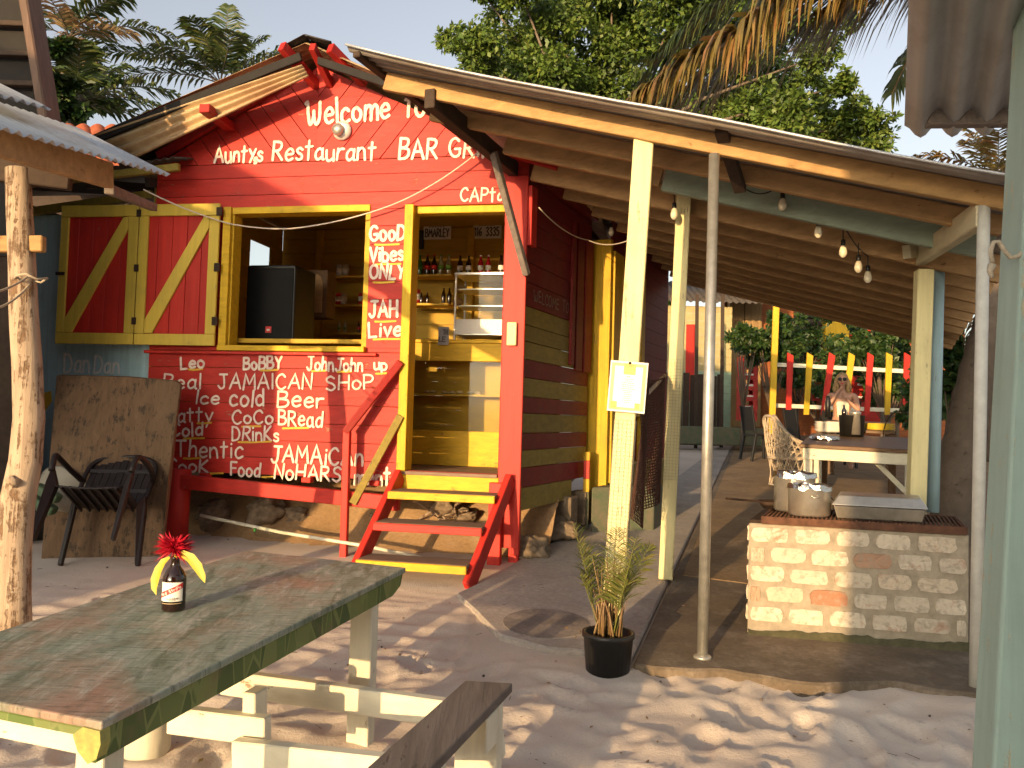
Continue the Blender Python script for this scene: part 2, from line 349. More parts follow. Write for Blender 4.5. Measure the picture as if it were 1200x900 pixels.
def table_mat():
    m, t, b = newmat('worn_painted_tabletop'); c = coords(t, (1, 1, 1)); tc = coords(t, (5, 30, 5)); rot = t.nodes.new('ShaderNodeMapping')
    c0 = t.nodes.new('ShaderNodeTexCoord'); rot.inputs['Rotation'].default_value = (0, 0, R(18)); rot.inputs['Scale'].default_value = (9, 2.2, 5); t.links.new(c0.outputs['Object'], rot.inputs[0])
    a = nz(t, rot.outputs[0], 1, 8, .7, .8); d = nz(t, c, 2.6, 5, .6); e = nz(t, rot.outputs[0], 2.6, 8, .75)
    col = mix(t, ramp(t, a, [(.38, (0, 0, 0)), (.52, (1, 1, 1))]), (.10, .14, .09), (.24, .28, .22))
    col = mix(t, ramp(t, d, [(.46, (0, 0, 0)), (.66, (.85, .85, .85))]), col, (.36, .20, .14))
    col = mix(t, ramp(t, e, [(.52, (0, 0, 0)), (.66, (.8, .8, .8))]), col, (.46, .44, .38))
    r2 = t.nodes.new('ShaderNodeMapping'); r2.inputs['Rotation'].default_value = (0, 0, R(18)); r2.inputs['Scale'].default_value = (9, 60, 5); t.links.new(c0.outputs['Object'], r2.inputs[0]); sc2 = nz(t, r2.outputs[0], 1.6, 8, .75)
    col = mix(t, ramp(t, sc2, [(.36, (.75, .75, .75)), (.47, (0, 0, 0))]), col, (.05, .055, .035)); col = mix(t, ramp(t, sc2, [(.56, (0, 0, 0)), (.68, (.6, .6, .6))]), col, (.50, .47, .40))
    v = nn(t, 'ShaderNodeTexVoronoi', Scale=1.6, feature='DISTANCE_TO_EDGE'); t.links.new(rot.outputs[0], v.inputs['Vector'])
    col = mix(t, ramp(t, v.outputs[0], [(.0, (.22, .22, .22)), (.10, (0, 0, 0))]), col, (.10, .11, .07))
    t.links.new(col, b.inputs['Base Color']); b.inputs['Roughness'].default_value = .5; bump(t, b, e, .35, .006); return m
table_m = table_mat()
def leafprint():
    m, t, b = newmat('leaf_painted_edge'); c = coords(t, (1, 1, 1))
    rot = t.nodes.new('ShaderNodeMapping'); rot.inputs['Rotation'].default_value = (0, 0, R(18)); c0 = t.nodes.new('ShaderNodeTexCoord'); t.links.new(c0.outputs['Object'], rot.inputs[0]); rot.inputs['Scale'].default_value = (13, 17, 5)
    v = nn(t, 'ShaderNodeTexVoronoi', Scale=1.0); v.voronoi_dimensions = '3D'; t.links.new(rot.outputs[0], v.inputs['Vector'])
    e = nn(t, 'ShaderNodeTexVoronoi', Scale=1.0, feature='DISTANCE_TO_EDGE'); t.links.new(rot.outputs[0], e.inputs['Vector'])
    col = ramp(t, v.outputs['Color'], [(.2, (.045, .085, .018)), (.5, (.09, .14, .03)), (.85, (.16, .19, .055))])
    col = mix(t, ramp(t, e.outputs[0], [(.02, (1, 1, 1)), (.05, (0, 0, 0))]), col, (.16, .20, .06))
    col = mix(t, ramp(t, nz(t, c, 7, 7, .7), [(.55, (0, 0, 0)), (.75, (.7, .7, .7))]), col, (.16, .11, .06))
    t.links.new(col, b.inputs['Base Color']); b.inputs['Roughness'].default_value = .5; bump(t, b, nz(t, c, 40), .2, .004); return m
leaf_edge = leafprint()
def brick_mat():
    m, t, b = newmat('whitewashed_brick'); c = coords(t); geo = t.nodes.new('ShaderNodeNewGeometry')
    col = ramp(t, geo.outputs['Random Per Island'], [(0, (.36, .17, .10)), (.09, (.42, .25, .16)), (.16, (.50, .42, .32)), (.6, (.64, .55, .43)), (1, (.54, .43, .31))])
    n = nz(t, c, 7, 9, .76, .4); col = mix(t, ramp(t, n, [(.54, (0, 0, 0)), (.66, (.85, .85, .85))]), col, (.36, .15, .08)); col = mix(t, ramp(t, nz(t, c, 2.5, 6, .7), [(.5, (0, 0, 0)), (.75, (.55, .55, .55))]), col, (.20, .15, .11))
    col = mix(t, ramp(t, nz(t, c, 30, 5), [(.35, (.7, .7, .7)), (.5, (0, 0, 0))]), col, (.33, .27, .2))
    t.links.new(col, b.inputs['Base Color']); b.inputs['Roughness'].default_value = .92; bump(t, b, nz(t, c, 45, 6, .7), .6, .008); return m
brick_m = brick_mat()
mortar = plain('grey_mortar', (.42, .35, .26), .95, 0, .4, 14, .2, .6)
moss = plain('mossy_foot', (.12, .11, .06), .95, 0, .5, 14, .2, .6)

HX0, HX1 = 1.550, 2.000
# ------------------------------------------------------------------ ground
def axis(lo, a, b, hi, fine):
    xs = [a + i * (b - a) / round((b - a) / fine) for i in range(round((b - a) / fine) + 1)]
    s = fine; x = a; left = []
    while x > lo: s *= 1.35; x -= s; left.append(max(x, lo))
    s = fine; x = b; right = []
    while x < hi: s *= 1.35; x += s; right.append(min(x, hi))
    return left[::-1] + xs + right
FOOT = {}
random.seed(77)
for i in range(150):
    fx, fy, fa, fl, fd = rnd(-2.6, 2.6), rnd(1.4, 5.2), rnd(-.9, .9) + (math.pi if random.random() < .5 else 0), rnd(.11, .15), rnd(.012, .028)
    for gx in range(int((fx - .3) // .3), int((fx + .3) // .3) + 1):
        for gy in range(int((fy - .3) // .3), int((fy + .3) // .3) + 1): FOOT.setdefault((gx, gy), []).append((fx, fy, math.cos(fa), math.sin(fa), fl, fd))
def prints(x, y):
    h = 0
    for fx, fy, c, s, fl, fd in FOOT.get((int(x // .3), int(y // .3)), ()):
        a = ((x - fx) * s + (y - fy) * c) / fl; b_ = ((x - fx) * c - (y - fy) * s) / (fl * .42) ; d = a * a + b_ * b_
        if d < 4: h += -fd * math.exp(-d * d * .8) + fd * .55 * math.exp(-(d - 1.9) ** 2 * 2.2)
    return h
def sandh(x, y):
    p = V((x, y, 0))
    k = 1.0
    if y > 4.6: k = max(.12, 1 - (y - 4.6) * .9)
    if x > -.2 and y > 3.9: k *= max(.1, 1 - (y - 3.9) * 2.2)
    wv = noise.noise(p * 1.1) * .03 + noise.noise(V((x * 3.0, y * 4.2, 3))) * .024
    r = 1 - abs(noise.noise(V((x * 3.3 + .4 * noise.noise(p * 2), y * 5.5, 7)))); wv += (r ** 3) * .03 - .014
    wv += noise.noise(V((x * 9, y * 11, 1))) * .008 + noise.noise(V((x * 23, y * 23, 2))) * .0028
    return k * (wv * .62 + prints(x, y))
xs = axis(-160, -3.6, 2.6, 160, .026); ys = axis(-60, 1.2, 6.2, 400, .026)
g = MB(); nx = len(xs); vs = []
for y in ys:
    for x in xs:
        near = -8 < x < 8 and -2 < y < 12
        vs.append((x, y, G(y) + (sandh(x, y) if near else 0)))
g.add(vs, [(j * nx + i, j * nx + i + 1, (j + 1) * nx + i + 1, (j + 1) * nx + i) for j in range(len(ys) - 1) for i in range(nx - 1)], 0, True)
g.build('ground', sand, kind='structure', org=(0, 0, 0))
def sheet(poly, top, name, mat, th=.25):     # a slab lying on the slope
    b = MB(); b.prism([V((x, y, G(y) + top - th)) for x, y in poly], (0, 0, th)); return b.build(name, mat, kind='structure', org=(0, 0, 0), bevel=.012)
def xy(p): return (p.x, p.y)
e0 = gp(742, 776, .04); e1 = gp(787, 678, .04); ed = (e1 - e0).normalized(); e2 = e0 + ed * 18
f1 = gp(1150, 812, .04); f2 = f1 + (f1 - gp(950, 792, .04)).normalized() * 4
fr = [gp(742, 776, .04), gp(850, 789, .04), gp(950, 796, .04), gp(1060, 803, .04), f1, f2]
jag = []
for i in range(len(fr) - 1):
    for k in range(9):
        p = fr[i].lerp(fr[i + 1], k / 9); jag.append((p.x, p.y + noise.noise(p * 2.6) * .08 + noise.noise(p * 9) * .03))
jag.append(xy(fr[-1]))
patio = jag + [(f2.x + 7, 23), (e2.x, 23), xy(e2)]
sheet(patio, .038, 'patio', conc_dark)
pf = [e0 + ed * 1.9 + M * .06, e0 + ed * 1.9 + M * 4.6, e0 + ed * 15 + M * 4.6, e0 + ed * 15 + M * .06]
sheet([xy(p) for p in pf], .043, 'patio_floor', brown_floor, .02)
ap = [gp(x, y, .06) for x, y in ((560, 712), (585, 738), (640, 752), (700, 757), (738, 768))]
apj = []
for i in range(len(ap) - 1):
    for k in range(6):
        p = ap[i].lerp(ap[i + 1], k / 6); apj.append((p.x, p.y + noise.noise(p * 5) * .05))
apr = apj + [xy(e0 - ed.cross(UP) * .02), xy(e2 - ed.cross(UP) * .02), (HC.x + D.x * 5, HC.y + D.y * 5), (HC.x + .05, HC.y + .1), xy(gp(575, 672, .06)), xy(gp(535, 690, .06))]
sheet(apr, .034, 'concrete_apron', conc_sand)
dc = gp(640, 731, .03); dd = MB()
dd.prism([V((dc.x + .25 * math.cos(t * .2618), dc.y + .27 * math.sin(t * .2618), G(dc.y + .27 * math.sin(t * .2618)) + .026)) for t in range(24)], (0, 0, .012))
dd.build('round_concrete_cover', conc_disc, kind='structure')
# bank of soil under the shack
bk = MB(); n1, n2 = 46, 26; vs = []
for j in range(n2 + 1):
    for i in range(n1 + 1):
        u = -.3 + 3.75 * i / n1; d = -.15 + 2.4 * j / n2; p = FP(u, 0, -d); k = min(1, max(0, d / 1.1))
        z = G(p.y) - .03 + .50 * k * k * (3 - 2 * k) + .10 * k * noise.noise(p * 2.2) + .07 * max(k, .2) * noise.noise(p * 6.1) + .03 * noise.noise(p * 17)
        vs.append((p.x, p.y, z))
bk.add(vs, [(j * (n1 + 1) + i, j * (n1 + 1) + i + 1, (j + 1) * (n1 + 1) + i + 1, (j + 1) * (n1 + 1) + i) for j in range(n2) for i in range(n1)], 0, True)
bk.build('soil_bank', soil, kind='structure')
# ------------------------------------------------------------------ corrugated sheets
def corr(mb, o, along, down, pitch=.076, amp=.010, rows=1, per=6, nrm=None, mi=0, ragged=0):
    """along: full vector across the waves, down: full vector along the waves"""
    o = V(o); L = along.length; a = along.normalized(); nr = nrm or a.cross(down).normalized()
    k = max(2, round(L / pitch * per)); vs = []
    for j in range(rows + 1):
        for i in range(k + 1):
            s = i / k * L; rg = ragged * noise.noise(V((s * 3, 0, 0))) if j == rows else 0
            vs.append(o + a * s + down * (j / rows) + down.normalized() * rg + nr * (amp * math.cos(2 * math.pi * s / pitch)))
    mb.add(vs, [(j * (k + 1) + i, j * (k + 1) + i + 1, (j + 1) * (k + 1) + i + 1, (j + 1) * (k + 1) + i) for j in range(rows) for i in range(k)], mi, True)
def solid(o, th=.003):
    m = o.modifiers.new('thickness', 'SOLIDIFY'); m.thickness = th; m.offset = 0; return o
def clip(poly, nrm, d):    # keep nrm . p <= d
    out = []
    for i in range(len(poly)):
        a, b = poly[i], poly[(i + 1) % len(poly)]; da = a[0] * nrm[0] + a[1] * nrm[1] - d; db = b[0] * nrm[0] + b[1] * nrm[1] - d
        if da <= 0: out.append(a)
        if (da < 0 < db) or (db < 0 < da):
            t = da / (da - db); out.append((a[0] + (b[0] - a[0]) * t, a[1] + (b[1] - a[1]) * t))
    return out
def boards(mb, fn, rects_holes, u0, u1, z0, z1, h, th=.022, mi=0, gap=.004, off=0, jit=.004, mis=None):
    """horizontal boards on a wall with openings cut out of them"""
    z = z0; row = 0
    while z < z1 - .01:
        hh = min(h * rnd(.94, 1.06), z1 - z)
        if z1 - (z + hh) < .03: hh = z1 - z
        cuts = sorted({z, z + hh} | {q for r in rects_holes for q in (r[2], r[3]) if z + .002 < q < z + hh - .002})
        jo = off + rnd(-jit, jit)
        for a, b in zip(cuts, cuts[1:]):
            mid = (a + b) / 2; spans = [(u0, u1)]
            for r in rects_holes:
                if r[2] < mid < r[3]:
                    ns = []
                    for s, e in spans:
                        if r[1] <= s or r[0] >= e: ns.append((s, e)); continue
                        if r[0] > s: ns.append((s, r[0]))
                        if r[1] < e: ns.append((r[1], e))
                    spans = ns
            for s, e in spans:
                if e - s < .01: continue
                p = fn(s, a + (gap / 2 if a == z else 0), jo - th); ex = fn(e, 0, 0) - fn(s, 0, 0)
                mb.fbox(p, ex, fn(s, 0, th) - fn(s, 0, 0), V((0, 0, b - a - (gap / 2 if a == z else 0) - (gap / 2 if b == z + hh else 0))), mi if mis is None else mis(row))
        z += hh; row += 1
def wbox(mb, fn, u0, u1, z0, z1, o0, o1, mi=0):   # box in wall coordinates
    mb.fbox(fn(u0, z0, o0), fn(u1, 0, 0) - fn(u0, 0, 0), fn(0, 0, o1) - fn(0, 0, o0), V((0, 0, z1 - z0)), mi)
# ------------------------------------------------------------------ hand lettering
GL = {}
def gdef(ch, w, *st): GL[ch] = (w, [(s[0] == '~', [tuple(map(float, q.split(','))) for q in s.lstrip('~').split()]) for s in st])
gdef('A', .72, '0,0 .36,1 .72,0', '.13,.36 .6,.38'); gdef('B', .6, '0,0 .02,1', '~0,1 .42,.96 .5,.76 .36,.57 .02,.53', '~.02,.53 .5,.46 .58,.22 .4,.03 0,0')
gdef('C', .6, '~.58,.82 .4,.99 .14,.86 0,.5 .12,.14 .36,0 .6,.16'); gdef('D', .62, '0,0 .02,1', '~0,1 .4,.92 .6,.52 .42,.1 0,0'); gdef('E', .5, '.5,1 0,1 0,0 .52,0', '0,.52 .42,.52')
gdef('F', .5, '.02,0 0,1', '0,1 .5,1', '0,.52 .42,.54'); gdef('G', .66, '~.58,.84 .36,1 .1,.84 0,.45 .14,.1 .38,0 .6,.14 .62,.42', '.34,.42 .66,.42'); gdef('H', .62, '0,0 .02,1', '.6,0 .6,1', '0,.5 .6,.5')
gdef('I', .1, '.05,0 .05,1'); gdef('J', .6, '~.42,1 .44,.4 .38,.08 .18,0 .02,.2', '.14,1 .66,1'); gdef('K', .55, '0,0 .02,1', '.5,1 .02,.45 .55,0'); gdef('L', .46, '.02,1 0,0 .46,.02')
gdef('M', .78, '0,0 .08,1 .38,.35 .68,1 .78,0'); gdef('N', .62, '0,0 .03,1 .56,0 .6,1'); gdef('O', .66, '~.33,1 .08,.82 0,.45 .12,.1 .36,0 .58,.18 .66,.55 .54,.9 .33,1'); gdef('P', .55, '0,0 .02,1', '~0,1 .42,.96 .54,.74 .38,.5 .02,.46')
gdef('R', .6, '0,0 .02,1', '~0,1 .42,.96 .52,.76 .36,.54 .02,.5', '.2,.5 .6,0'); gdef('S', .54, '~.5,.86 .3,1 .06,.84 .12,.6 .42,.45 .52,.2 .3,0 .02,.14'); gdef('T', .66, '0,1 .66,1', '.33,1 .33,0')
gdef('V', .6, '0,1 .3,0 .6,1'); gdef('W', .95, '~0,.95 .12,1 .14,.5 .24,.02 .42,.2 .48,.6', '~.48,.6 .52,.15 .66,0 .82,.3 .86,.98'); gdef('Y', .6, '0,1 .3,.5', '.6,1 .3,.5 .26,0')
gdef('a', .5, '~.44,.52 .24,.62 .04,.42 .04,.12 .2,0 .4,.14', '~.45,.62 .44,.3 .46,.04 .54,0'); gdef('b', .48, '.02,1 0,0', '~0,.45 .22,.62 .46,.42 .42,.1 .2,0 0,.1'); gdef('c', .46, '~.44,.5 .26,.62 .04,.46 .02,.16 .2,0 .46,.1')
gdef('d', .5, '.46,1 .46,0', '~.46,.48 .24,.62 .03,.42 .04,.12 .2,0 .46,.14'); gdef('e', .48, '~.04,.32 .44,.36 .4,.56 .22,.62 .03,.42 .04,.14 .22,0 .46,.1'); gdef('f', .4, '~.4,.95 .24,1 .16,.8 .16,0', '0,.55 .34,.57')
gdef('h', .46, '.02,1 0,0', '~0,.4 .2,.62 .4,.5 .44,0'); gdef('i', .1, '.05,.6 .05,0', '.05,.84 .055,.88'); gdef('k', .44, '.02,1 0,0', '.38,.6 .02,.25 .44,0'); gdef('l', .1, '.05,1 .05,0')
gdef('m', .74, '.02,.6 0,0', '~0,.4 .18,.6 .34,.5 .36,0', '~.36,.4 .54,.6 .7,.5 .74,0'); gdef('n', .46, '.02,.62 0,0', '~0,.4 .2,.62 .4,.5 .46,0'); gdef('o', .5, '~.25,.62 .05,.5 .02,.2 .2,0 .42,.1 .48,.4 .25,.62')
gdef('p', .5, '.02,.62 0,-.32', '~0,.45 .24,.62 .48,.42 .42,.1 .2,0 0,.1'); gdef('r', .38, '.02,.62 0,0', '~0,.35 .14,.58 .38,.6'); gdef('s', .4, '~.38,.52 .2,.62 .04,.5 .14,.36 .34,.26 .36,.08 .18,0 .02,.08')
gdef('t', .42, '.2,1 .18,0', '0,.68 .42,.7'); gdef('u', .46, '~0,.62 .02,.14 .18,0 .4,.14', '.44,.62 .46,0'); gdef('v', .42, '0,.6 .2,0 .42,.6'); gdef('y', .5, '0,.62 .26,.12', '.5,.68 .12,-.36')
gdef('q', .5, '0,.66 .26,.3', '.52,.66 .08,-.1', '~.44,.0 .5,.14 .62,.14 .5,-.02 .6,-.14 .46,-.16')   # the y with a small s at its foot
gdef('1', .2, '0,.8 .14,1 .14,0'); gdef('3', .5, '~.04,.9 .3,1 .46,.76 .2,.54 .48,.3 .3,0 .02,.1'); gdef('4', .55, '.4,0 .4,1 0,.32 .55,.32'); gdef('5', .5, '.46,1 .06,1 .04,.58', '~.04,.58 .36,.6 .46,.3 .28,0 .02,.1')
gdef('6', .5, '~.42,.95 .14,.7 .03,.3 .2,0 .44,.16 .4,.46 .06,.36'); gdef(' ', .5); gdef('_', .6, '0,-.05 .6,-.03')
def smooth_pts(p, k=5):
    out = []
    for i in range(len(p) - 1):
        p0, p1, p2, p3 = p[max(i - 1, 0)], p[i], p[i + 1], p[min(i + 2, len(p) - 1)]
        for j in range(k):
            t = j / k
            out.append(tuple(.5 * (2 * b + (c - a) * t + (2 * a - 5 * b + 4 * c - d) * t * t + (3 * b - a - 3 * c + d) * t ** 3) for a, b, c, d in zip(p0, p1, p2, p3)))
    return out + [p[-1]]
LIFT = [0]
def stroke(mb, pts, wd, fn, off, mi=0, th=.0016):
    """a brush stroke as one mitred ribbon with rounded ends, laid on a wall"""
    LIFT[0] = (LIFT[0] + 1) % 7; off += LIFT[0] * .0003
    q = []
    for i in range(len(pts) - 1):     # round corners by subdividing near vertices
        q.append(pts[i])
        q.append(tuple(a + (b - a) * .5 for a, b in zip(pts[i], pts[i + 1])))
    q.append(pts[-1])
    d0 = V((q[1][0] - q[0][0], q[1][1] - q[0][1])).normalized(); d1 = V((q[-1][0] - q[-2][0], q[-1][1] - q[-2][1])).normalized()
    q = [(q[0][0] - d0.x * wd * .42, q[0][1] - d0.y * wd * .42)] + q + [(q[-1][0] + d1.x * wd * .42, q[-1][1] + d1.y * wd * .42)]
    n = len(q); vs = []
    for i in range(n):
        a = V(q[max(i - 1, 0)]); b = V(q[i]); c = V(q[min(i + 1, n - 1)])
        e1 = (b - a) if i else (c - b); e2 = (c - b) if i < n - 1 else (b - a); e1.normalize(); e2.normalize()
        t = e1 + e2; t = t.normalized() if t.length > .25 else e2; pn = V((-t.y, t.x)); k = min(1.6, 1 / max(.45, pn.dot(V((-e1.y, e1.x)))))
        hw = wd / 2 * k * (.5 if i in (0, n - 1) else 1) * rnd(.88, 1.1)
        vs += [fn(b.x + pn.x * hw, b.y + pn.y * hw, off), fn(b.x - pn.x * hw, b.y - pn.y * hw, off)]
    mb.add(vs, [(2 * i, 2 * i + 1, 2 * i + 3, 2 * i + 2) for i in range(n - 1)], mi)
def text(mb, s, u0, z0, u1, z1, cap, wd, fn, off, mi=0, jit=1.0, sp=.2):
    adv = sum(GL[c][0] + sp for c in s) - sp; k = math.hypot(u1 - u0, z1 - z0) / adv; x = 0
    ca, sa = (u1 - u0) / (adv * k), (z1 - z0) / (adv * k)
    for c in s:
        wv, st = GL[c]; jy = rnd(-.05, .05) * jit * cap; sk = rnd(-.05, .08) * jit; js = rnd(.93, 1.07) if jit else 1
        for smt, pts in st:
            pts = smooth_pts(pts) if smt else pts; P = []
            for a, b in pts:
                X = (x + a + sk * b) * k; Y = b * cap * js + jy; P.append((u0 + X * ca - Y * sa, z0 + X * sa + Y * ca))
            stroke(mb, P, wd, fn, off, mi)
        x += wv + sp
def wline(parent, s, px0, py0, px1, py1, cappx, wk=.15, mat=None, under=(), off=.008, fpf=None, fn=None, lab=None, jit=1.0):
    fpf = fpf or fp; fn = fn or FP; u0, z0 = fpf(px0, py0); u1, z1 = fpf(px1, py1); um, zm = fpf(px0, py0 - cappx)
    mb = MB(); cap = zm - z0; text(mb, s, u0, z0, u1, z1, cap, cap * wk, fn, off, jit=jit)
    for a, b, c in under:
        ua, za = fpf(a, c); ub, zb = fpf(b, c)
        stroke(mb, [(ua, za), (ua * .6 + ub * .4, za * .6 + zb * .4 + rnd(-.004, .004)), (ub, zb + .004)], .016, fn, off, 1)
    return mb.build('lettering', [mat or white_paint, yel_paint], parent, label=lab)
# ------------------------------------------------------------------ the red bar shack
hut = thing('bar_shack', FP(1.6, G(6.6), 0), 'red and yellow wooden bar shack on posts with white hand painted menu lettering', 'shack')
WIN = (.69, 1.955, 2.03, 3.205); DOOR = (2.29, 3.075, 1.06, 3.19)
fwl = MB(); boards(fwl, FP, [WIN, DOOR], 0.0, 3.255, .975, 3.58, .148)
gz = 3.585; pk = (1.46, 4.385)
for side in (0, 1):
    tri = [(-.03, gz), (pk[0], gz), pk] if side == 0 else [(pk[0], gz), (3.12, gz), pk]
    dirv = (.62, -.785) if side == 0 else (-.62, -.785)     # boards lean outwards towards the top
    nv = (-dirv[1], dirv[0]); ds = [p[0] * nv[0] + p[1] * nv[1] for p in tri]; a = min(ds)
    while a < max(ds):
        b = a + rnd(.14, .17); pl = clip(clip(tri, nv, b - .003), (-nv[0], -nv[1]), -(a + .003))
        if len(pl) > 2: fwl.prism([FP(x, z, -.022 + rnd(-.003, .003)) for x, z in pl], N * .022)
        a = b
fwall = fwl.build('front_wall', red_x, hut, bevel=.003)
cp = MB(); wbox(cp, FP, 3.085, 3.262, .50, 3.40, .004, .035); wbox(cp, FP, 3.20, 3.258, .44, .98, -.06, .0)
cp.build('corner_board', red_z, hut, bevel=.004)
sp2 = MB(); wbox(sp2, SP, -.02, .09, 2.85, 3.32, .01, .05); sp2.build('corner_trim', red_z, hut, bevel=.003)
# side wall: dark red and faded yellow boards
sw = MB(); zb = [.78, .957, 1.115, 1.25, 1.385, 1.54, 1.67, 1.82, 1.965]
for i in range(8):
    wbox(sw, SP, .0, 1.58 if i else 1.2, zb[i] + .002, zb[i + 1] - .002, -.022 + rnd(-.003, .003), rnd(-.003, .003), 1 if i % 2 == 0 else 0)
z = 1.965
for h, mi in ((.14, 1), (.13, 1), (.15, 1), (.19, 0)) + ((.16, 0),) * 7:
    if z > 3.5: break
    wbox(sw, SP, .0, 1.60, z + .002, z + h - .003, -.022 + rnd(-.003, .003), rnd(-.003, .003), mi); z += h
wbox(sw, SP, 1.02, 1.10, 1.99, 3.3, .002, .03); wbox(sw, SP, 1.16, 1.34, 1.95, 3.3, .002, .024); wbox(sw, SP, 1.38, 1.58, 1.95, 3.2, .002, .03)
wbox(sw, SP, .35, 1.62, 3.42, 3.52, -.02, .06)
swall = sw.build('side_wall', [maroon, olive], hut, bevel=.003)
wline(swall, 'WELCOME TO', 624, 352, 665, 367, 13, .12, side_paint, fpf=sp, fn=SP)
# inside: floor, back and side walls, ceiling shade
DP = 2.3
fl = MB()
for i in range(16): wbox(fl, FP, .02, 3.2, 1.0, 1.05, -.03 - i * .145 - .14, -.03 - i * .145)
fl.build('floor', floor_w, hut, bevel=.003)
bw = MB(); boards(bw, FP, [], .02, 3.2, 1.05, 3.56, .16, off=-DP); wbox(bw, FP, .0, 3.24, 1.0, 3.6, -DP - .06, -DP - .03); bwall = bw.build('back_wall', yel_in, hut)
lw = MB(); LWH = lambda t, z, off=0: FP(.03, z, -t) + U * off
boards(lw, LWH, [(HX0, HX1, 3.02, 3.3)], .03, DP - .03, 1.05, 3.56, .16); wbox(lw, LWH, .03, 1.5, 1.0, 3.6, -.05, -.03); wbox(lw, LWH, 1.5, DP + .05, 1.0, 3.0, -.05, -.03); lw.build('inner_left_wall', yel_in, hut)
rw = MB(); RWH = lambda t, z, off=0: FP(3.16, z, -t) - U * off
boards(rw, RWH, [], .06, DP - .03, 1.05, 3.5, .16); rw.build('inner_right_wall', yel_in, hut)
st = MB()
for u in (.45, 1.15, 2.2): wbox(st, FP, u, u + .07, 1.05, 3.55, -DP + .003, -DP + .06)
wbox(st, FP, 1.5, 2.1, 3.10, 3.17, -DP + .062, -DP + .11); st.build('wall_stud', yel_in, hut, bevel=.003)
# window frame, sill, shutter
wf = MB()
wbox(wf, FP, .69, 1.955, 3.15, 3.205, -.12, .018); wbox(wf, FP, .665, .735, 2.03, 3.205, .012, .045); wbox(wf, FP, .692, .75, 2.03, 3.148, -.12, .01)
wbox(wf, FP, 1.905, 1.953, 2.03, 3.148, -.12, -.02); wfr = wf.build('window_frame', yel_x, hut, bevel=.003)
ws = MB(); wbox(ws, FP, .665, 1.96, 1.995, 2.04, -.14, .06); ws.build('sill', yel_x, wfr, bevel=.004)
wk = MB(); wbox(wk, FP, -.02, 2.06, 1.965, 1.99, .006, .05); wk.build('sill_ledge', red_x, wfr, bevel=.004)
SHA = R(2)      # the folded-back leaves stand a little off the wall
SU = V((math.cos(A11 - SHA), -math.sin(A11 - SHA), 0)); SN = V((-math.sin(A11 - SHA), -math.cos(A11 - SHA), 0)); SH0 = FP(.665, 0, .05)
def SHF(u, z, off=0): return SH0 + SU * (u - .665) + SN * off + V((0, 0, z))
for (a, b, nm) in ((-.815, -.085, 0), (-.075, .655, 1)):
    zt, zl = 3.225, 2.03
    p = MB(); k = 5
    for i in range(k):
        x0 = a + .03 + (b - a - .06) * i / k; x1 = a + .03 + (b - a - .06) * (i + 1) / k
        wbox(p, SHF, x0 + .002, x1 - .002, zl + .04, zt - .04, -.012 + rnd(-.002, .002), .010 + rnd(-.001, .001))
    leaf = p.build('shutter', red_z, hut, bevel=.003)
    q = MB(); wbox(q, SHF, a, b, zt - .10, zt, .013, .036); wbox(q, SHF, a, b, zl, zl + .095, .013, .036)
    wl = .075 if nm == 0 else .085; wr = .09
    wbox(q, SHF, a, a + wl, zl + .097, zt - .102, .013, .035); wbox(q, SHF, b - wr, b, zl + .097, zt - .102, .013, .035)
    q.build('shutter_frame', shut_y, leaf, bevel=.004)
    q = MB(); x0, x1 = a + wl, b - wr; zz0, zz1 = zl + .10, zt - .105
    q.prism([SHF(x0 + .002, zz0, .013), SHF(x0 + .075, zz0, .013), SHF(x1 - .002, zz1 - .10, .013), SHF(x1 - .002, zz1, .013), SHF(x1 - .05, zz1, .013), SHF(x0 + .002, zz0 + .11, .013)], SN * .021)
    q.build('diagonal_brace', shut_y, leaf, bevel=.003)
for z_ in (2.2, 2.65, 3.12):
    hg = MB(); wbox(hg, SHF, -.10, -.06, z_, z_ + .06, .036, .042); hg.build('hinge', iron, hut)
    hg = MB(); wbox(hg, SHF, .63, .68, z_, z_ + .07, .036, .044); hg.build('hinge', iron, hut)
hg = MB(); wbox(hg, SHF, -.83, -.75, 2.62, 2.645, .036, .05); hg.build('latch', iron, hut)
# door frame
df = MB(); wbox(df, FP, 2.262, 2.335, 1.0, 3.19, .012, .05); wbox(df, FP, 2.293, 2.335, 1.06, 3.19, -.12, .01); wbox(df, FP, 2.337, 3.073, 3.13, 3.187, -.12, -.02)
df.build('door_frame', yel_z, hut, bevel=.004)
ap_ = MB(); wbox(ap_, FP, 2.27, 3.09, .86, 1.035, .01, .04); wbox(ap_, FP, 2.29, 3.08, 1.03, 1.058, -.14, .05, 1); ap_.build('door_sill', [yel_x, floor_w], hut, bevel=.004)
# roof
rl = MB(); back = -N * 2.9
corr(rl, FP(-.62, 3.72, .28), back, FP(pk[0], 4.46, 0) - FP(-.62, 3.72, 0), rows=2); corr(rl, FP(pk[0], 4.46, .28), back, FP(3.7, 3.44, 0) - FP(pk[0], 4.46, 0), rows=2)
solid(rl.build('roof', zinc_tan, hut))
rc = MB(); corr(rc, FP(pk[0] - .2, 4.42, .32), back, FP(pk[0], 4.51, 0) - FP(pk[0] - .2, 4.42, 0)); corr(rc, FP(pk[0], 4.51, .32), back, FP(pk[0] + .22, 4.44, 0) - FP(pk[0], 4.51, 0)); solid(rc.build('ridge_cap', zinc_dark, hut))
vg = MB(); a0 = fw(103, 162, .30); a1 = fw(355, 77, .30); b0 = fw(150, 190, .30); b1 = fw(362, 90, .30)
vs = []; nr_ = 26
for j in range(nr_ + 1):
    t = j / nr_
    for i in range(9):
        s = i / 8; p = a0.lerp(a1, s).lerp(b0.lerp(b1, s), t); vs.append(p + N * (.022 * math.cos(2 * math.pi * t * 3.2)))
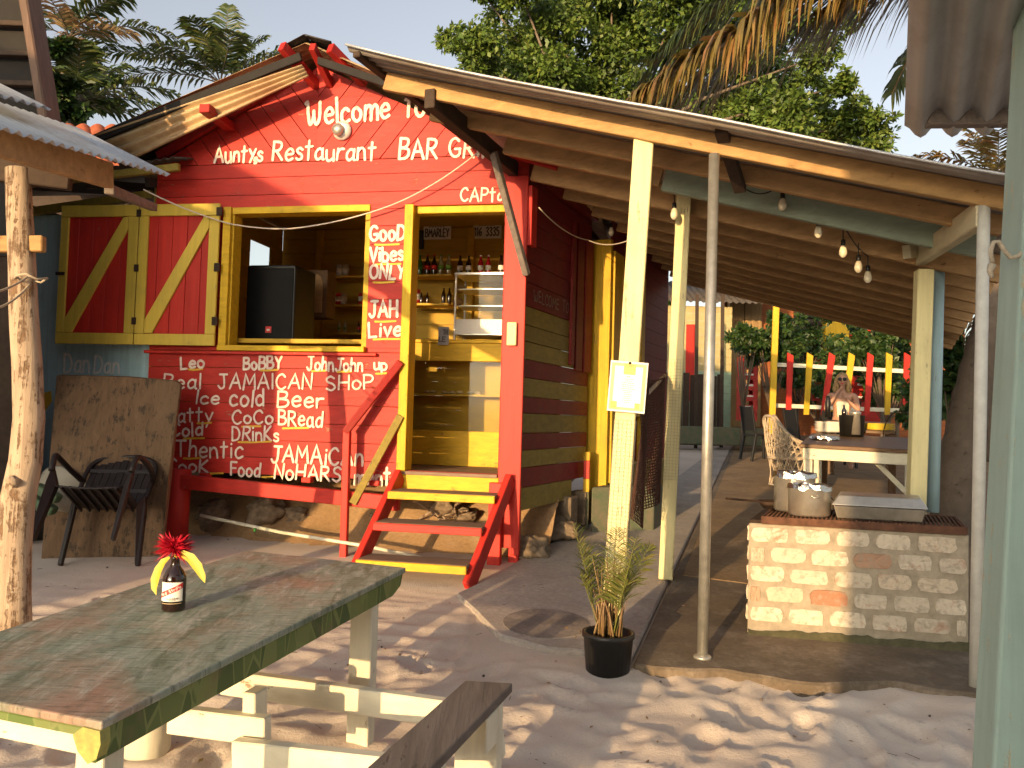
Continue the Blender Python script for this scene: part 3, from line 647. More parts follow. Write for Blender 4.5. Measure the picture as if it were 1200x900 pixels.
vg.add(vs, [(j * 9 + i, j * 9 + i + 1, (j + 1) * 9 + i + 1, (j + 1) * 9 + i) for j in range(nr_) for i in range(8)], 0, True)
solid(vg.build('verge_sheet', zinc_tan, hut))
vr = MB(); a0 = fw(372, 66, .3); a1 = fw(640, 153, .3); b0 = fw(372, 75, .3); b1 = fw(630, 160, .3)
vr.prism([a0, a1, b1, b0], -N * .04); vr.build('verge_board', roofdark, hut)
def rtimber(nm, p, q, wd, h, m=None): b = MB(); b.beam(p, q, wd, h); b.build(nm, m or red_d, hut, bevel=.004)
rtimber('verge_rafter', FP(pk[0] - .02, 4.33, .30), FP(-.62, 3.66, .30), .03, .07, roofdark); rtimber('verge_rafter', FP(.02, 3.66, .03), FP(pk[0] - .12, 4.35, .03), .05, .07)
rtimber('ridge_timber', FP(pk[0] - .16, 4.40, .36), FP(pk[0] - .02, 4.22, -.02), .06, .08); rtimber('ridge_timber', FP(pk[0] + .24, 4.37, .34), FP(pk[0] + .4, 4.22, -.02), .06, .08); rtimber('ridge_timber', FP(pk[0] + .10, 4.38, .36), FP(pk[0] + .1, 4.22, -.02), .05, .07)
p = fw(252, 138, .25); rtimber('purlin_end', p + N * .16 + UP * .02, p - N * .3, .09, .07); p = fw(640, 188, .2); rtimber('purlin_end', p - U * .28 + UP * .10, p + U * .10 - UP * .02, .06, .12)
# undercarriage
ub = MB(); p0 = fw(203, 563, .10); p1 = fw(468, 590, .10); ub.beam(p0, p1, .07, .115)
for px in (232, 352, 432): q0 = fw(px, 563, .06); wbox(ub, FP, fp(px, 563, .06)[0], fp(px, 563, .06)[0] + .08, .93, .972, -.02, .05)
ub.build('floor_beam', red_x, hut, bevel=.005)
rp = MB(); p = fw(207, 600, .06); rp.tube([V((p.x, p.y, G(p.y) - .1)), V((p.x + .01, p.y, 1.0))], .095, 16); rp.build('post', red_z, hut)
for args, mt_ in (((3.03, 3.13, .3, 1.0, .02, .10), red_z), ((3.17, 3.25, .3, .98, -.10, -.03), red_z), ((2.35, 2.45, .3, 1.0, -1.0, -.9), dark_w), ((.3, .4, .3, 1.0, -1.0, -.9), dark_w)):
    rp = MB(); wbox(rp, FP, *args); rp.build('post', mt_, hut, bevel=.004)
sb = MB(); wbox(sb, FP, 3.07 + .06, 3.07 + .135, 2.06, 2.24, .036, .075); sb.build('switch_box', cream_z, hut, bevel=.006)
lp = MB(); p = fw(402, 154); rotN = N.to_track_quat('Z', 'Y').to_matrix()
lp.lathe([(0.0, .0), (.075, .002), (.08, .02), (.06, .035), (.05, .05)], p, 20, 0, rotN); lp.lathe([(.045, .045), (.05, .08), (.035, .10), (0, .105)], p + V((-.015, 0, -.01)), 16, 1, rotN)
lp.build('wall_lamp', [whitep, steel], hut)
# lettering on the front
L = lambda *a, **k: wline(fwall, *a, **k)
L('Welcome to', 359, 148, 498, 135, 27, .14, lab='white lettering Welcome to'); L('Auntqs', 252, 191, 308, 189, 19, .15); L('Restaurant', 320, 189, 440, 187, 21, .14); L('BAR', 468, 187, 512, 186, 23, .14); L('GRill', 527, 185, 573, 184, 21, .14)
L('CAPtain', 540, 236, 604, 236, 15, .15)
L('GooD', 434, 283, 475, 281, 18, .19, under=((440, 468, 287),)); L('Vibes', 434, 307, 473, 305, 17, .19, under=((441, 470, 310),)); L('ONLY', 434, 326, 474, 327, 16, .19, under=((438, 462, 331),))
L('JAH', 433, 372, 466, 371, 18, .18, under=((440, 464, 377),)); L('Live', 433, 395, 471, 393, 17, .18, under=((438, 470, 398),))
L('Leo', 213, 432, 240, 431, 14, .2, under=((222, 238, 433),)); L('BoBBY', 286, 433, 331, 432, 14, .2, under=((306, 326, 434),)); L('JohnJohn', 360, 433, 425, 436, 15, .17, under=((366, 382, 435), (396, 412, 436))); L('up', 439, 434, 454, 433, 13, .2, under=((441, 453, 438),))
L('Real', 192, 454, 236, 456, 17, .14); L('JAMAICAN', 256, 456, 366, 456, 17, .14); L('SHoP', 383, 457, 438, 456, 17, .14)
L('Ice', 230, 473, 257, 474, 15, .16); L('cold', 270, 475, 310, 476, 20, .14); L('Beer', 326, 477, 380, 477, 18, .15)
L('Patty', 197, 494, 249, 494, 15, .16, under=((232, 248, 496),)); L('CoCo', 273, 496, 320, 497, 15, .16, under=((284, 306, 500),)); L('BRead', 327, 498, 378, 500, 17, .15, under=((332, 362, 502),))
L('Cold', 202, 511, 238, 510, 15, .18, under=((216, 240, 514),)); L('DRinKs', 273, 516, 327, 517, 16, .15, under=((280, 318, 518),))
L('AuThentic', 178, 535, 285, 536, 19, .13, under=((216, 236, 537),)); L('JAMAiCAn', 318, 541, 425, 546, 20, .14)
L('CooK', 196, 552, 244, 554, 14, .18, under=((247, 262, 555),)); L('Food', 271, 557, 305, 559, 16, .16, under=((308, 320, 559),)); L('NoHARS', 322, 561, 399, 564, 17, .15); L('ment', 416, 567, 457, 569, 20, .16)
# ------------------------------------------------------------------ front steps
stp = thing('front_steps', FP(2.7, G(5.7), .8), 'red and yellow wooden steps with a handrail climbing to the shack doorway', 'steps')
def stringer(p, q, h, nm, m): b = MB(); b.beam(p, q, .05, h); b.build(nm, m, stp, bevel=.005)
ft = gp(548, 690); tp = fw(598, 562, .06)
ftl = ft - U * .84; tpl = FP(2.30, fp(598, 562, .06)[1], .06)
stringer(ft, tp, .13, 'stringer', red_z); stringer(ftl, tpl, .13, 'stringer', red_z)
for k, (t, mm) in enumerate(((.17, yel_x), (.50, red_x), (.80, yel_x))):
    a = ftl.lerp(tpl, t) + U * .028; b = ft.lerp(tp, t) - U * .028; q = MB()
    q.fbox(a - N * .12 + UP * .012, b - a, N * .26, V((0, 0, .026)), 1); q.fbox(a + N * .142 + UP * -.02, b - a, N * .022, V((0, 0, .056)), 0)
    q.build('tread', [mm, floor_w], stp, bevel=.004)
hr = MB(); pb = gp(403, 652); pt = fw(407, 505, .78); pt = at(407, 505, pb.y)
hr.beam(pb - UP * .25, pt, .055, .05, up=N); hr.build('handrail_post', red_z, stp, bevel=.004)
hr = MB(); rt = fw(470, 424, .06); hr.beam(pt + UP * .01 + (pt - rt) * .04, rt, .065, .06); hr.build('handrail', red_d, stp, bevel=.01, seg=2)
hr = MB(); lt = fw(468, 487, .06); hr.beam(at(409, 590, pb.y + .02) + U * .03, lt + U * .01, .04, .06); hr.build('lower_rail', olive, stp, bevel=.004)
# ------------------------------------------------------------------ side annex with the yellow door
anx = thing('shack_annex', SP(2.2, G(8.4), .2), 'narrow yellow and dark red annex with a yellow door behind the striped shack side', 'annex')
b = MB(); wbox(b, SP, 1.66, 1.72, .80, 3.25, -.05, .18); b.build('front_board', yel_z, anx, bevel=.003)
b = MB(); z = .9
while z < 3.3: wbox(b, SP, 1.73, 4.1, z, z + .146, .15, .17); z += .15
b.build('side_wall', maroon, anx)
b = MB(); wbox(b, SP, 1.74, 2.05, .9, 3.15, .172, .20); b.build('door_jamb', yel_z, anx, bevel=.003)
b = MB(); wbox(b, SP, 2.10, 2.80, .9, 3.05, .172, .19, 1); wbox(b, SP, 2.10, 2.22, .9, 3.05, .192, .23); wbox(b, SP, 2.225, 2.68, 2.93, 3.05, .192, .23); wbox(b, SP, 2.225, 2.68, 1.55, 1.68, .192, .23); wbox(b, SP, 2.685, 2.80, .9, 3.05, .192, .23)
b.build('door', [yel_z, maroon], anx, bevel=.003)
gs = thing('door_steps', SP(2.1, G(8.3), .6), 'green painted concrete steps below the yellow side door', 'steps')
q0 = gp(692, 621, .05); q1 = gp(766, 619, .05); ax_ = (q1 - q0); h1 = at(692, 571, q0.y).z - q0.z
b = MB(); b.fbox(q0 - UP * .1, ax_, D * .34, V((0, 0, h1 + .1))); b.build('lower_step', greenc, gs, bevel=.015, seg=2)
b = MB(); b.fbox(q0 + D * .34 - UP * .1 - M * .1, ax_ * .62, D * 1.5, V((0, 0, h1 + .30))); b.build('upper_step', olive, gs, bevel=.015, seg=2)
pz = gp(686, 618, .05); stk = MB(); c0 = [.06, .33, .45, .62, .70]
for i, mm in enumerate((2, 1, 0, 1)): stk.beam(pz + UP * c0[i] - UP * (.1 if i == 0 else 0), pz + UP * (c0[i + 1]), .055, .05, up=N, mi=mm)
stk.build('striped_stake', [red_z, yel_z, greenc], label='short square stake with yellow, red and green stripes beside the green steps', cat='stake', bevel=.003)
# ------------------------------------------------------------------ the lean-to
FL = at(453, 86, 5.05); FR = at(1190, 223, 3.93); BL = FL + V((math.sin(R(22)), math.cos(R(22)), 0)) * 5.7; BR = at(1105, 388, 9.2)
def RF(s, t, dz=0): return FL.lerp(FR, s).lerp(BL.lerp(BR, s), t) + UP * dz
lt_ = thing('lean_to', V((1.2, 5.5, G(5.5))), 'open timber lean-to roofed with corrugated iron beside the red shack', 'lean-to')
def LB(nm, p, q, wd, h, m, bev=.005, up=UP): b = MB(); b.beam(p, q, wd, h, up); return b.build(nm, m, lt_, bevel=bev)
LB('front_beam', RF(0, 0, -.055), RF(1.02, 0, -.055), .05, .11, beam_w)
LB('rafter', RF(.02, .085, -.065), RF(1.0, .085, -.06), .05, .11, raft_w)
LB('rafter', RF(.12, .165, -.075), RF(.44, .165, -.075), .05, .12, raft_w)
LB('rafter', RF(.445, .165, -.085), RF(1.0, .165, -.08), .05, .15, blue_b)
for t in (.25, .335, .42, .505, .59, .675, .76, .845, .93, 1.0): LB('rafter', RF(.05 + .16 * min(1, t * 2), t, -.095), RF(1.03, t, -.095), .05, rnd(.165, .19), raft_w)
LB('ledger', at(503, 115, 4.9), BL + UP * -.12 + (BR - BL) * .04, .07, .12, dark_w)
p = fw(578, 178, .55); q = fw(617, 322, .06); LB('strut', p, q, .05, .05, grey_w)
LB('batten', RF(-.012, -.05, -.005), RF(-.012, 1.03, -.005), .05, .035, dark_w)
for s, nm in ((.60, 'batten_block'),): LB(nm, RF(s, -.02, -.0), RF(s + .004, .09, -.15), .07, .05, dark_w)
b = MB(); a0 = RF(-.03, -.052, .024); d0 = RF(1.03, -.052, .024) - a0; a1 = RF(-.02, 1.05, .024); d1 = RF(1.04, 1.05, .024) - a1
k = 520; vs = []
def droop(s): return .058 * min(1, s * 2.2) + .012 * math.sin(s * 9)
for j in range(7):
    s = j / 6
    for i in range(k + 1):
        t = i / k; p = (a0 + d0 * s).lerp(a1 + d1 * s, t); vs.append(p + UP * (.015 * math.cos(t * 5.9 / .076 * 2 * math.pi) - droop(s) * max(0, 1 - t / .047)))
b.add(vs, [(j * (k + 1) + i, j * (k + 1) + i + 1, (j + 1) * (k + 1) + i + 1, (j + 1) * (k + 1) + i) for j in range(6) for i in range(k)], 0, True)
solid(b.build('roof_sheet', zinc_old, lt_))
b = MB(); b.tube([RF(-.03 + 1.06 * i / 24, -.0535, .036 - droop(i / 24)) for i in range(25)], .008, 6); b.build('edge_highlight', zinc, lt_)  # pale tube added as the sunlit line along the sheet edge
def post(nm, bot, top, wd, m, round_=0, label=None):
    b = MB()
    if round_: b.tube([bot, top], wd, 16)
    else: b.beam(bot, top, wd, wd, up=N)
    return b.build(nm, m, lt_, bevel=0 if round_ else .006, label=label)
bt = at(755, 161, 4.58); bb = at(716, 745, 4.58); pA = post('post', bb, bt, .112, cream_z)
bt = at(802, 215, 5.75); bb = gp(780, 678, .045); pB = post('post', bb, bt, .10, cream_z)
bt = at(837, 181, 4.30); bb = gp(823, 771, .035); post('metal_pole', bb, bt, .0285, galv, 1)
b = MB(); b.lathe([(.05, 0), (.045, .012), (.03, .02)], bb, 14); b.build('pole_foot', galv, lt_)
bt = at(1153, 238, 3.98); bb = gp(1143, 806, .03); post('metal_pole', bb, bt, .029, pole_w, 1)
c1 = at(1083, 297, 5.25); c2 = at(1150, 250, 4.0); LB('eave_plate', c2 - (c1 - c2) * .02 + UP * -.005, c1 + (c1 - c2) * .08, .06, .13, cream_y)
cb = at(1073, 577, 5.25); post('post', cb - UP * .2, c1 - UP * .11, .10, cream_z)
c3 = at(1099, 300, 5.45); post('metal_pole', at(1092, 600, 5.45), c3, .045, blue_w, 1)
LB('eave_plate', at(1062, 295, 5.28), at(1106, 291, 5.5), .06, .09, cream_y)
LB('eave_plate', c1 + V((.08, .1, 0)), RF(.985, 1.0, -.2), .06, .10, raft_w)
# chicken wire wrapped round the two square posts
def wire_wrap(bot, top, wd, t0, t1, nm):
    ax = (top - bot).normalized(); x = ax.cross(N).normalized(); y = x.cross(ax); h = wd / 2 + .004; b = MB(); n_ = int((top - bot).length * (t1 - t0) / .022)
    for i in range(n_ + 1):
        p = bot.lerp(top, t0 + (t1 - t0) * i / n_); ring = [p + x * h + y * h, p - x * h + y * h, p - x * h - y * h, p + x * h - y * h, p + x * h + y * h]
        b.tube(ring, .0011, 3, caps=False)
    for i in range(6):
        f = -1 + 2 * i / 5
        for sgn in (1, -1): b.tube([bot.lerp(top, t0) + x * h * f + y * h * sgn, bot.lerp(top, t1) + x * h * f + y * h * sgn], .0011, 3, caps=False); b.tube([bot.lerp(top, t0) + y * h * f + x * h * sgn, bot.lerp(top, t1) + y * h * f + x * h * sgn], .0011, 3, caps=False)
    b.build('chicken_wire', rope_m, nm)
wire_wrap(at(716, 745, 4.58), at(755, 166, 4.58), .112, .17, .43, pA); wire_wrap(gp(780, 678, .045), at(802, 215, 5.75), .10, .25, .55, pB)
# menu board hung on the front post
mbd = thing('menu_board', at(733, 482, 4.49), 'laminated menu sheet with an orange border tied to the cream post', 'menu')
mo = at(711, 481, 4.49); mx = at(755, 485, 4.47) - mo; mz = at(716, 422, 4.49) - mo; mn = mx.cross(mz).normalized()
if mn.y > 0: mn = -mn
def MP(u, z, off=0): return mo + mx * u + mz * z + mn * off
def mpan(u0, u1, z0, z1, o0, o1, m, nm, par=mbd): b = MB(); b.fbox(MP(u0, z0, o0), mx * (u1 - u0), mz * (z1 - z0), mn * (o1 - o0)); return b.build(nm, m, par)
bdp = mpan(0, 1, 0, 1, 0, .006, whitep, 'backing'); mpan(.04, .96, .04, .96, .0062, .0075, paper_o, 'border'); mpan(.13, .87, .09, .90, .0078, .009, paper, 'sheet')
mpan(.36, .68, .74, .955, .0093, .010, paper_y, 'emblem'); mpan(.08, .25, .06, .2, .0093, .010, paper_y, 'emblem'); mpan(.72, .86, .07, .19, .0093, .010, paper_y, 'emblem')
b = MB()
def mline(u0, u1, z, h): b.fbox(MP(u0, z, .0104), mx * (u1 - u0), mz * h, mn * .0006)
u = .46
for u0, u1 in ((.45, .49), (.5, .55)): mline(u0, u1, .69, .016)
for i in range(13):
    z = .645 - i * .038; wl = (.13, .09, .16, .15, .14, .18, .12, .09, .1, .08, .1, .11, .07)[i]; u = .5 - wl
    while u < .5 + wl: d = rnd(.02, .05); mline(u, min(u + d, .5 + wl + .02), z, .011); u += d + .014
for i in range(3): mline(.1, .1 + rnd(.06, .13), .17 - i * .04, .014); mline(.74, .74 + rnd(.05, .1), .165 - i * .034, .012)
mline(.4, .64, .925, .012); mline(.42, .6, .90, .01); b.build('printed_lines', ink, mbd)
b = MB(); b.lathe([(.008, 0), (.008, .006), (0, .008)], MP(.51, .97, .006), 8, 0, mn.to_track_quat('Z', 'Y').to_matrix()); b.build('nail', iron, mbd)
# brown netting strung between the posts
b = MB(); n0 = at(760, 436, 4.75); n1 = at(779, 432, 5.70); m0 = at(735, 600, 4.75); m1 = at(770, 560, 5.7); vs = []
cc = [at(750, 432, 4.7), at(778, 440, 5.68), at(770, 575, 5.68), at(741, 618, 4.95)]
def NP(s, t): return cc[0].lerp(cc[1], s).lerp(cc[3].lerp(cc[2], s), t) + M * (.05 * math.sin(s * 9 + t * 2) * (.4 + t)) - UP * .05 * math.sin(s * math.pi) * (1 - t)
for i in range(44): b.tube([NP(i / 43, t / 10) for t in range(11)], .0042, 3, caps=False)
for j in range(46): b.tube([NP(s / 10, j / 45) for s in range(11)], .0042, 3, caps=False)
b.build('netting', net_m, label='dark brown fishing net strung between two cream posts', cat='net')
b = MB(); b.tube([at(757, 463, 5.0), at(779, 440, 5.66)], .014, 8); b.build('pole_stick', log_w, label='thin bare stick holding the top of the brown net', cat='stick')
# bulbs on a cord
bc = [(800, 212, 5.2), (789, 250, 5.2)]
def bulb_light(px, py0, py1, Y, label, long=0):
    a = at(px, py0, Y); c = at(px, py1, Y); t = thing('hanging_bulb', a, label, 'light bulb', 'bulbs strung under the lean-to')
    b = MB(); b.tube([a, a.lerp(c, .5), c + UP * .07], .004, 6); b.build('cord', cord_b, t)
    b = MB(); b.lathe([(0, .075), (.014, .074), (.016, .04), (.013, .035)], c, 12); b.build('socket', black_pl, t)
    b = MB(); b.lathe([(.012, .036), (.020, .020), (.026, -.005), (.024, -.025), (.012, -.042), (0, -.045)], c, 14); b.build('bulb', bulb_m, t)
for a in ((917, 215, 239, 5.1, 'bare bulb hanging lowest below the dark block on the faded blue rafter'), (959, 240, 271, 5.22, 'bare bulb hanging second along the cord, right of the lowest block'), (988, 262, 294, 5.3, 'bare bulb hanging third along the cord, in half shade'),
          (1006, 285, 312, 5.36, 'bare bulb hanging fourth along the cord under the brown rafters'), (1017, 300, 324, 5.4, 'bare bulb hanging fifth, at the far right end of the cord'), (790, 207, 250, 5.6, 'bare bulb hanging against the second cream post'), (716, 268, 271, 7.4, 'round pale bulb under the ledger by the yellow side door')): bulb_light(*a)
def cable(nm, pts, r, m, label, cat='cable'): b = MB(); b.tube(pts, r, 6); return b.build(nm, m, label=label, cat=cat)
def sag(p, q, s, n=14): return [p.lerp(q, i / n) - UP * s * 4 * (i / n) * (1 - i / n) for i in range(n + 1)]
cable('bulb_cord', sag(at(875, 222, 5.0), at(917, 213, 5.1), .05) + sag(at(917, 213, 5.1), at(959, 240, 5.22), .05)[1:] + sag(at(959, 240, 5.22), at(988, 262, 5.3), .03)[1:] + sag(at(988, 262, 5.3), at(1017, 300, 5.4), .03)[1:], .004, cord_b, 'black cord carrying the bulbs under the lean-to rafters')
cable('front_wire', sag(fw(168, 222, .34), fw(268, 262, .09), .02) + sag(fw(268, 262, .09), fw(340, 268, .1), .015)[1:] + sag(fw(340, 268, .1), fw(440, 247, .09), .02)[1:] + sag(fw(440, 247, .09), fw(568, 172, .12), .06)[1:], .006, cord_w, 'pale wire looped across the red shack front')
cable('side_wire', sag(SP(.1, sp(625, 245)[1], .06), SP(1.2, sp(675, 272, .1)[1], .1), .05) + sag(SP(1.2, sp(675, 272, .1)[1], .1), at(745, 278, 6.2), .05)[1:], .005, cord_w, 'pale wire running along the dark side wall to the cream post')
# ------------------------------------------------------------------ blue shack on the left
bl = thing('blue_shack', FP(-.7, G(6.9), -.1), 'weathered pale blue board shack with faded lettering left of the red shack', 'shack')
b = MB(); u = -1.30
while u < .0: wbox(b, FP, u, min(u + .42, .0) - .003, .40, 3.20, -.10 + rnd(-.004, .004), -.07); u += .42
bwl = b.build('front_wall', blue_w, bl, bevel=.003)
wline(bwl, 'Dan', 76, 436, 105, 436, 22, .13, grey_paint, fpf=lambda x, y: fp(x, y, -.07), fn=lambda u, z, o=0: FP(u, z, o - .07)); wline(bwl, 'Dan', 111, 437, 140, 437, 20, .13, grey_paint, fpf=lambda x, y: fp(x, y, -.07), fn=lambda u, z, o=0: FP(u, z, o - .07))
b = MB(); pts = [fw(x, y, -.068) for x, y in ((48, 462), (60, 458), (61, 470), (50, 486), (46, 478))]; b.prism(pts, N * .002); b.build('yellow_blotch', yel_paint, bwl)
b = MB(); wbox(b, FP, -1.33, -1.31, .4, 3.3, -1.4, -.07); b.build('side_wall', dark_w, bl)
b = MB(); r0 = fw(-90, 236, .25); r1 = fw(205, 190, .25); corr(b, r0 + UP * .04, r1 - r0, -N * 2.6 + UP * .75); solid(b.build('roof', zinc_dark, bl))
b = MB(); b.beam(fw(-60, 226, .26), fw(210, 196, .26), .04, .06); b.build('eave_batten', olive, bl, bevel=.003)
b = MB(); b.beam(fw(-60, 262, -.02), fw(178, 228, -.02), .05, .07); b.build('wall_plate', olive, bl, bevel=.003)
for u in (-1.2, -.6, -.02): b = MB(); b.beam(FP(u, 3.42, .1), FP(u, 4.0, -2.3), .05, .08); b.build('rafter', dark_w, bl)
b = MB(); wbox(b, FP, -.04, .01, 3.2, 3.5, -.06, -.02); b.build('short_post', olive, bl, bevel=.003)
# ------------------------------------------------------------------ log shelter in the left foreground
ls = thing('log_shelter', at(18, 740, 4.25), 'small shelter of corrugated iron on a bare log post in the left foreground', 'shelter')
lgp = [(17, 760), (16, 700), (17, 640), (20, 590), (30, 540), (34, 490), (32, 430), (28, 370), (26, 310), (23, 250), (21, 198)]
b = MB(); Yl = 4.25; b.tube([at(x, y, Yl) for x, y in lgp], [.083, .081, .080, .083, .078, .074, .071, .069, .065, .063, .060], 18); 
lg = b.build('log_post', log_w, ls)
b = MB(); b.tube([at(20, 566, Yl - .07), at(8, 560, Yl - .11)], [.03, .018], 8); b.build('branch_stub', log_w, lg)
b = MB(); b.beam(at(-60, 287, Yl - .01), at(52, 286, Yl + .0), .05, .085); b.build('tie_beam', beam_w, ls, bevel=.006)
ev0 = at(-40, 139, 2.9); ev1 = at(199, 206, 4.55); updir = V((-math.cos(R(32)), math.sin(R(32)), 0)) * .9 + UP * .40
b = MB(); corr(b, ev0, ev1 - ev0, updir * 1.1, ragged=.015); solid(b.build('roof_sheet', zinc, ls))
b = MB(); u0 = at(-30, 104, 3.4); u1 = at(60, 128, 3.9); corr(b, u0, u1 - u0, updir * .7); solid(b.build('upper_sheet', zinc, ls))
b = MB(); b.beam(at(-50, 150, 3.0), at(128, 206, 4.2), .05, .13); b.build('eave_beam', raft_w, ls, bevel=.006)
b = MB(); b.beam(at(-60, 190, 4.2), at(84, 208, 4.3), .06, .14); b.build('cross_beam', dark_w, ls, bevel=.006)
b = MB(); b.beam(at(128, 222, 4.25), at(180, 243, 5.6), .05, .05); b.build('outrigger', grey_w, ls, bevel=.004)
b = MB(); b.tube([at(36, 326, Yl - .07) + V((.075 * math.cos(t * .7), .075 * math.sin(t * .7), .012 * math.sin(t * 2.1))) for t in range(20)], .006, 5); b.tube(sag(at(38, 320, Yl - .08), at(-30, 345, 3.6), .03), .006, 5); b.tube(sag(at(36, 332, Yl - .08), at(-30, 362, 3.6), .05), .006, 5)
b.build('rope', rope_m, label='frayed rope tied round the bare log post', cat='rope')
# tall shack, roof underside seen top left
ts = thing('tall_shack', at(-60, 470, 6.3), 'tall boarded shack, coloured dark for its shade, whose steep roof edge rises at the top left', 'shack')
Yt = 5.6; b = MB()
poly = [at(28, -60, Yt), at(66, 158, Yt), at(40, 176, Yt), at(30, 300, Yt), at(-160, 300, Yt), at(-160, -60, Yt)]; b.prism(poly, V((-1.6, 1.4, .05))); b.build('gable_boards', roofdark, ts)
for y_ in (26, 61, 96): b = MB(); b.beam(at(-160, y_ - 3, Yt - .05), at(31 + y_ * .17, y_ + 3, Yt - .05), .05, .035); b.build('purlin', dark_w, ts, bevel=.004)
b = MB(); b.beam(at(22, -80, Yt - .12), at(60, 150, Yt - .12), .20, .06, up=V((1, 0, .2))); b.build('verge_board', dk_verge, ts, bevel=.01)
b = MB(); b.prism([at(-160, 300, Yt + .02), at(30, 300, Yt + .02), gp(12, 640), gp(-160, 640)], V((-1.2, 1.2, 0))); b.build('lower_wall', dark_w, ts)
# red tiled roof behind
th = thing('tiled_house', at(120, 400, 11), 'house with a red clay tile roof behind the log shelter', 'house')
b = MB(); p0 = at(20, 150, 11); p1 = at(150, 152, 11); q0 = at(20, 185, 10.2) ; L_ = p1 - p0
dn = (q0 - p0)
vs = []; kk = 150; rows = 14
for j in range(rows * 2 + 1):
    s = j / (rows * 2); step = .03 if j % 2 else 0
    for i in range(kk + 1):
        t = i / kk; vs.append(p0 + L_ * t * 1.3 + dn * s * 1.6 + UP * (.05 * abs(math.sin(t * L_.length * 1.3 / .2 * math.pi)) + (.04 * ((j % 2)))))
b.add(vs, [(j * (kk + 1) + i, j * (kk + 1) + i + 1, (j + 1) * (kk + 1) + i + 1, (j + 1) * (kk + 1) + i) for j in range(rows * 2) for i in range(kk)], 0, True)
solid(b.build('tile_roof', terra, th), .02)
b = MB(); b.fbox(V((p0.x - .2, 10.6, .6)), V((L_.x * 1.3, 0, 0)), V((0, 1.6, 0)), V((0, 0, p0.z - 1.3))); b.build('wall', dark_w, th)
# ------------------------------------------------------------------ shelter on the right, green post
rs = thing('green_post_shelter', V((1.05, 1.8, G(1.8))), 'pale green square post with a corrugated roof corner in the right foreground', 'shelter')
gb = at(1145, 1010, 1.8); gt = at(1206, -100, 1.8); gx = V((math.cos(R(8)), -math.sin(R(8)), 0))
b = MB(); b.beam(gb + gx * .06, gt + gx * .06, .12, .12, up=N); b.build('post', green_p, rs, bevel=.007, seg=2)
s0 = at(1060, 154, 2.25); s1 = at(1300, 150, 2.25); sd_ = V((-math.sin(R(25)), -math.cos(R(25)), .22))
b = MB(); corr(b, s0, s1 - s0, sd_ * 2.4, pitch=.090, amp=.018, nrm=UP); solid(b.build('roof_sheet', zinc_grey, rs))
b = MB(); b.beam(at(1085, 139, 2.2), at(1300, 137, 2.2), .04, .045); b.build('batten', grey_w, rs, bevel=.004)
b = MB(); pk_ = [at(x, y, 1.75) for x, y in ((1163, 308), (1161, 295), (1164, 284), (1170, 283), (1176, 292), (1184, 302), (1194, 300), (1204, 288), (1212, 272))]
b.tube([V(p) for p in pk_], .005, 8); b.tube([at(1163, 310, 1.75), at(1160, 318, 1.75), at(1163, 326, 1.75)], [.009, .006, .004], 6); b.build('rope', rope_m, label='short end of white rope looped on the green post', cat='rope')
# unseen building added behind the camera to shade the right of the grill
ob = thing('shade_building', V((2.5, -5, G(-5))), 'unseen dark boarded building added behind the viewer to cast shade', 'shade blocker')
b = MB(); b.fbox(V((-2.28, -6.2, -.6)), V((5.4, 0, 0)), V((0, 2.2, 0)), V((0, 0, 4.7))); b.build('wall', grey_w, ob)
b = MB(); b.fbox(V((-2.28, -6.5, 4.12)), V((5.6, 0, 0)), V((0, 2.6, 0)), V((0, 0, .12))); b.build('roof', zinc_old, ob)
lb = thing('shade_hut', V((-9.5, -1.2, G(-1.2))), 'unseen boarded hut added left of the viewer to cast shade', 'shade hut')  # unseen hut, wall and roof shaped to shade the shutter and front wall
b = MB(); b.fbox(V((-8.3, -1.6, -.4)), V((2.32, 0, 0)), V((0, 2, 0)), V((0, 0, 4.4))); b.build('wall', grey_w, lb)
b = MB(); b.prism([V((-5.42, -2.0, 3.86)), V((-5.42, -2.0, 3.98)), V((-7.1, -2.0, 4.82)), V((-8.8, -2.0, 3.98)), V((-8.8, -2.0, 3.86)), V((-7.1, -2.0, 4.70))], V((0, 2.7, 0))); b.build('roof', zinc_old, lb)
# ------------------------------------------------------------------ picnic table in front
TD = .65
tnr, tfr, tfl = gp(119, 846, TD), gp(476, 665, TD), gp(290, 645, TD)
ld = (tfr - tnr); wdv = (tfl - tfr); tnl = tnr + wdv
ldn = ld.normalized(); wdn = wdv.normalized()
pt_ = thing('picnic_table', V((tnr.x - .2, (tnr.y + tfr.y) / 2, G(2.6))), 'worn green and brown painted picnic table with cream legs and an attached bench', 'table')
b = MB(); b.prism([tnr, tfr + ldn * .0, tfl, tnl], V((0, 0, -.022))); b.build('tabletop', table_m, pt_, bevel=.005, seg=2)
b = MB(); o = wdn * .012 - UP * .024
b.prism([tnr + o, tfr + o, tfr + o - UP * .05 - ldn * .02, tfr + o - UP * .075 - ldn * .09, tnr + o - UP * .075], wdn * .03); b.build('painted_edge_board', leaf_edge, pt_, bevel=.004)
b = MB(); e = ldn * .006 - UP * .024; b.prism([tnr + e + wdn * .045, tnl + e, tnl + e - UP * .022, tnr + e - UP * .022 + wdn * .045], ldn * .03); b.build('end_strip', leaf_edge, pt_, bevel=.003)
b = MB(); e = ldn * .02 - UP * .048; b.prism([tnr + e + wdn * .045, tnl + e, tnl + e - UP * .05, tnr + e - UP * .05 + wdn * .045], ldn * .03); b.build('end_board', cream_x, pt_, bevel=.004)
b = MB(); b.prism([tnr + wdn * a + ldn * -.004 - UP * c for a, c in ((.0, .02), (.05, .018), (.078, .04), (.062, .075), (.03, .10), (.006, .085), (-.004, .05))], ldn * .03); b.build('corner_patch', patch_m, pt_)
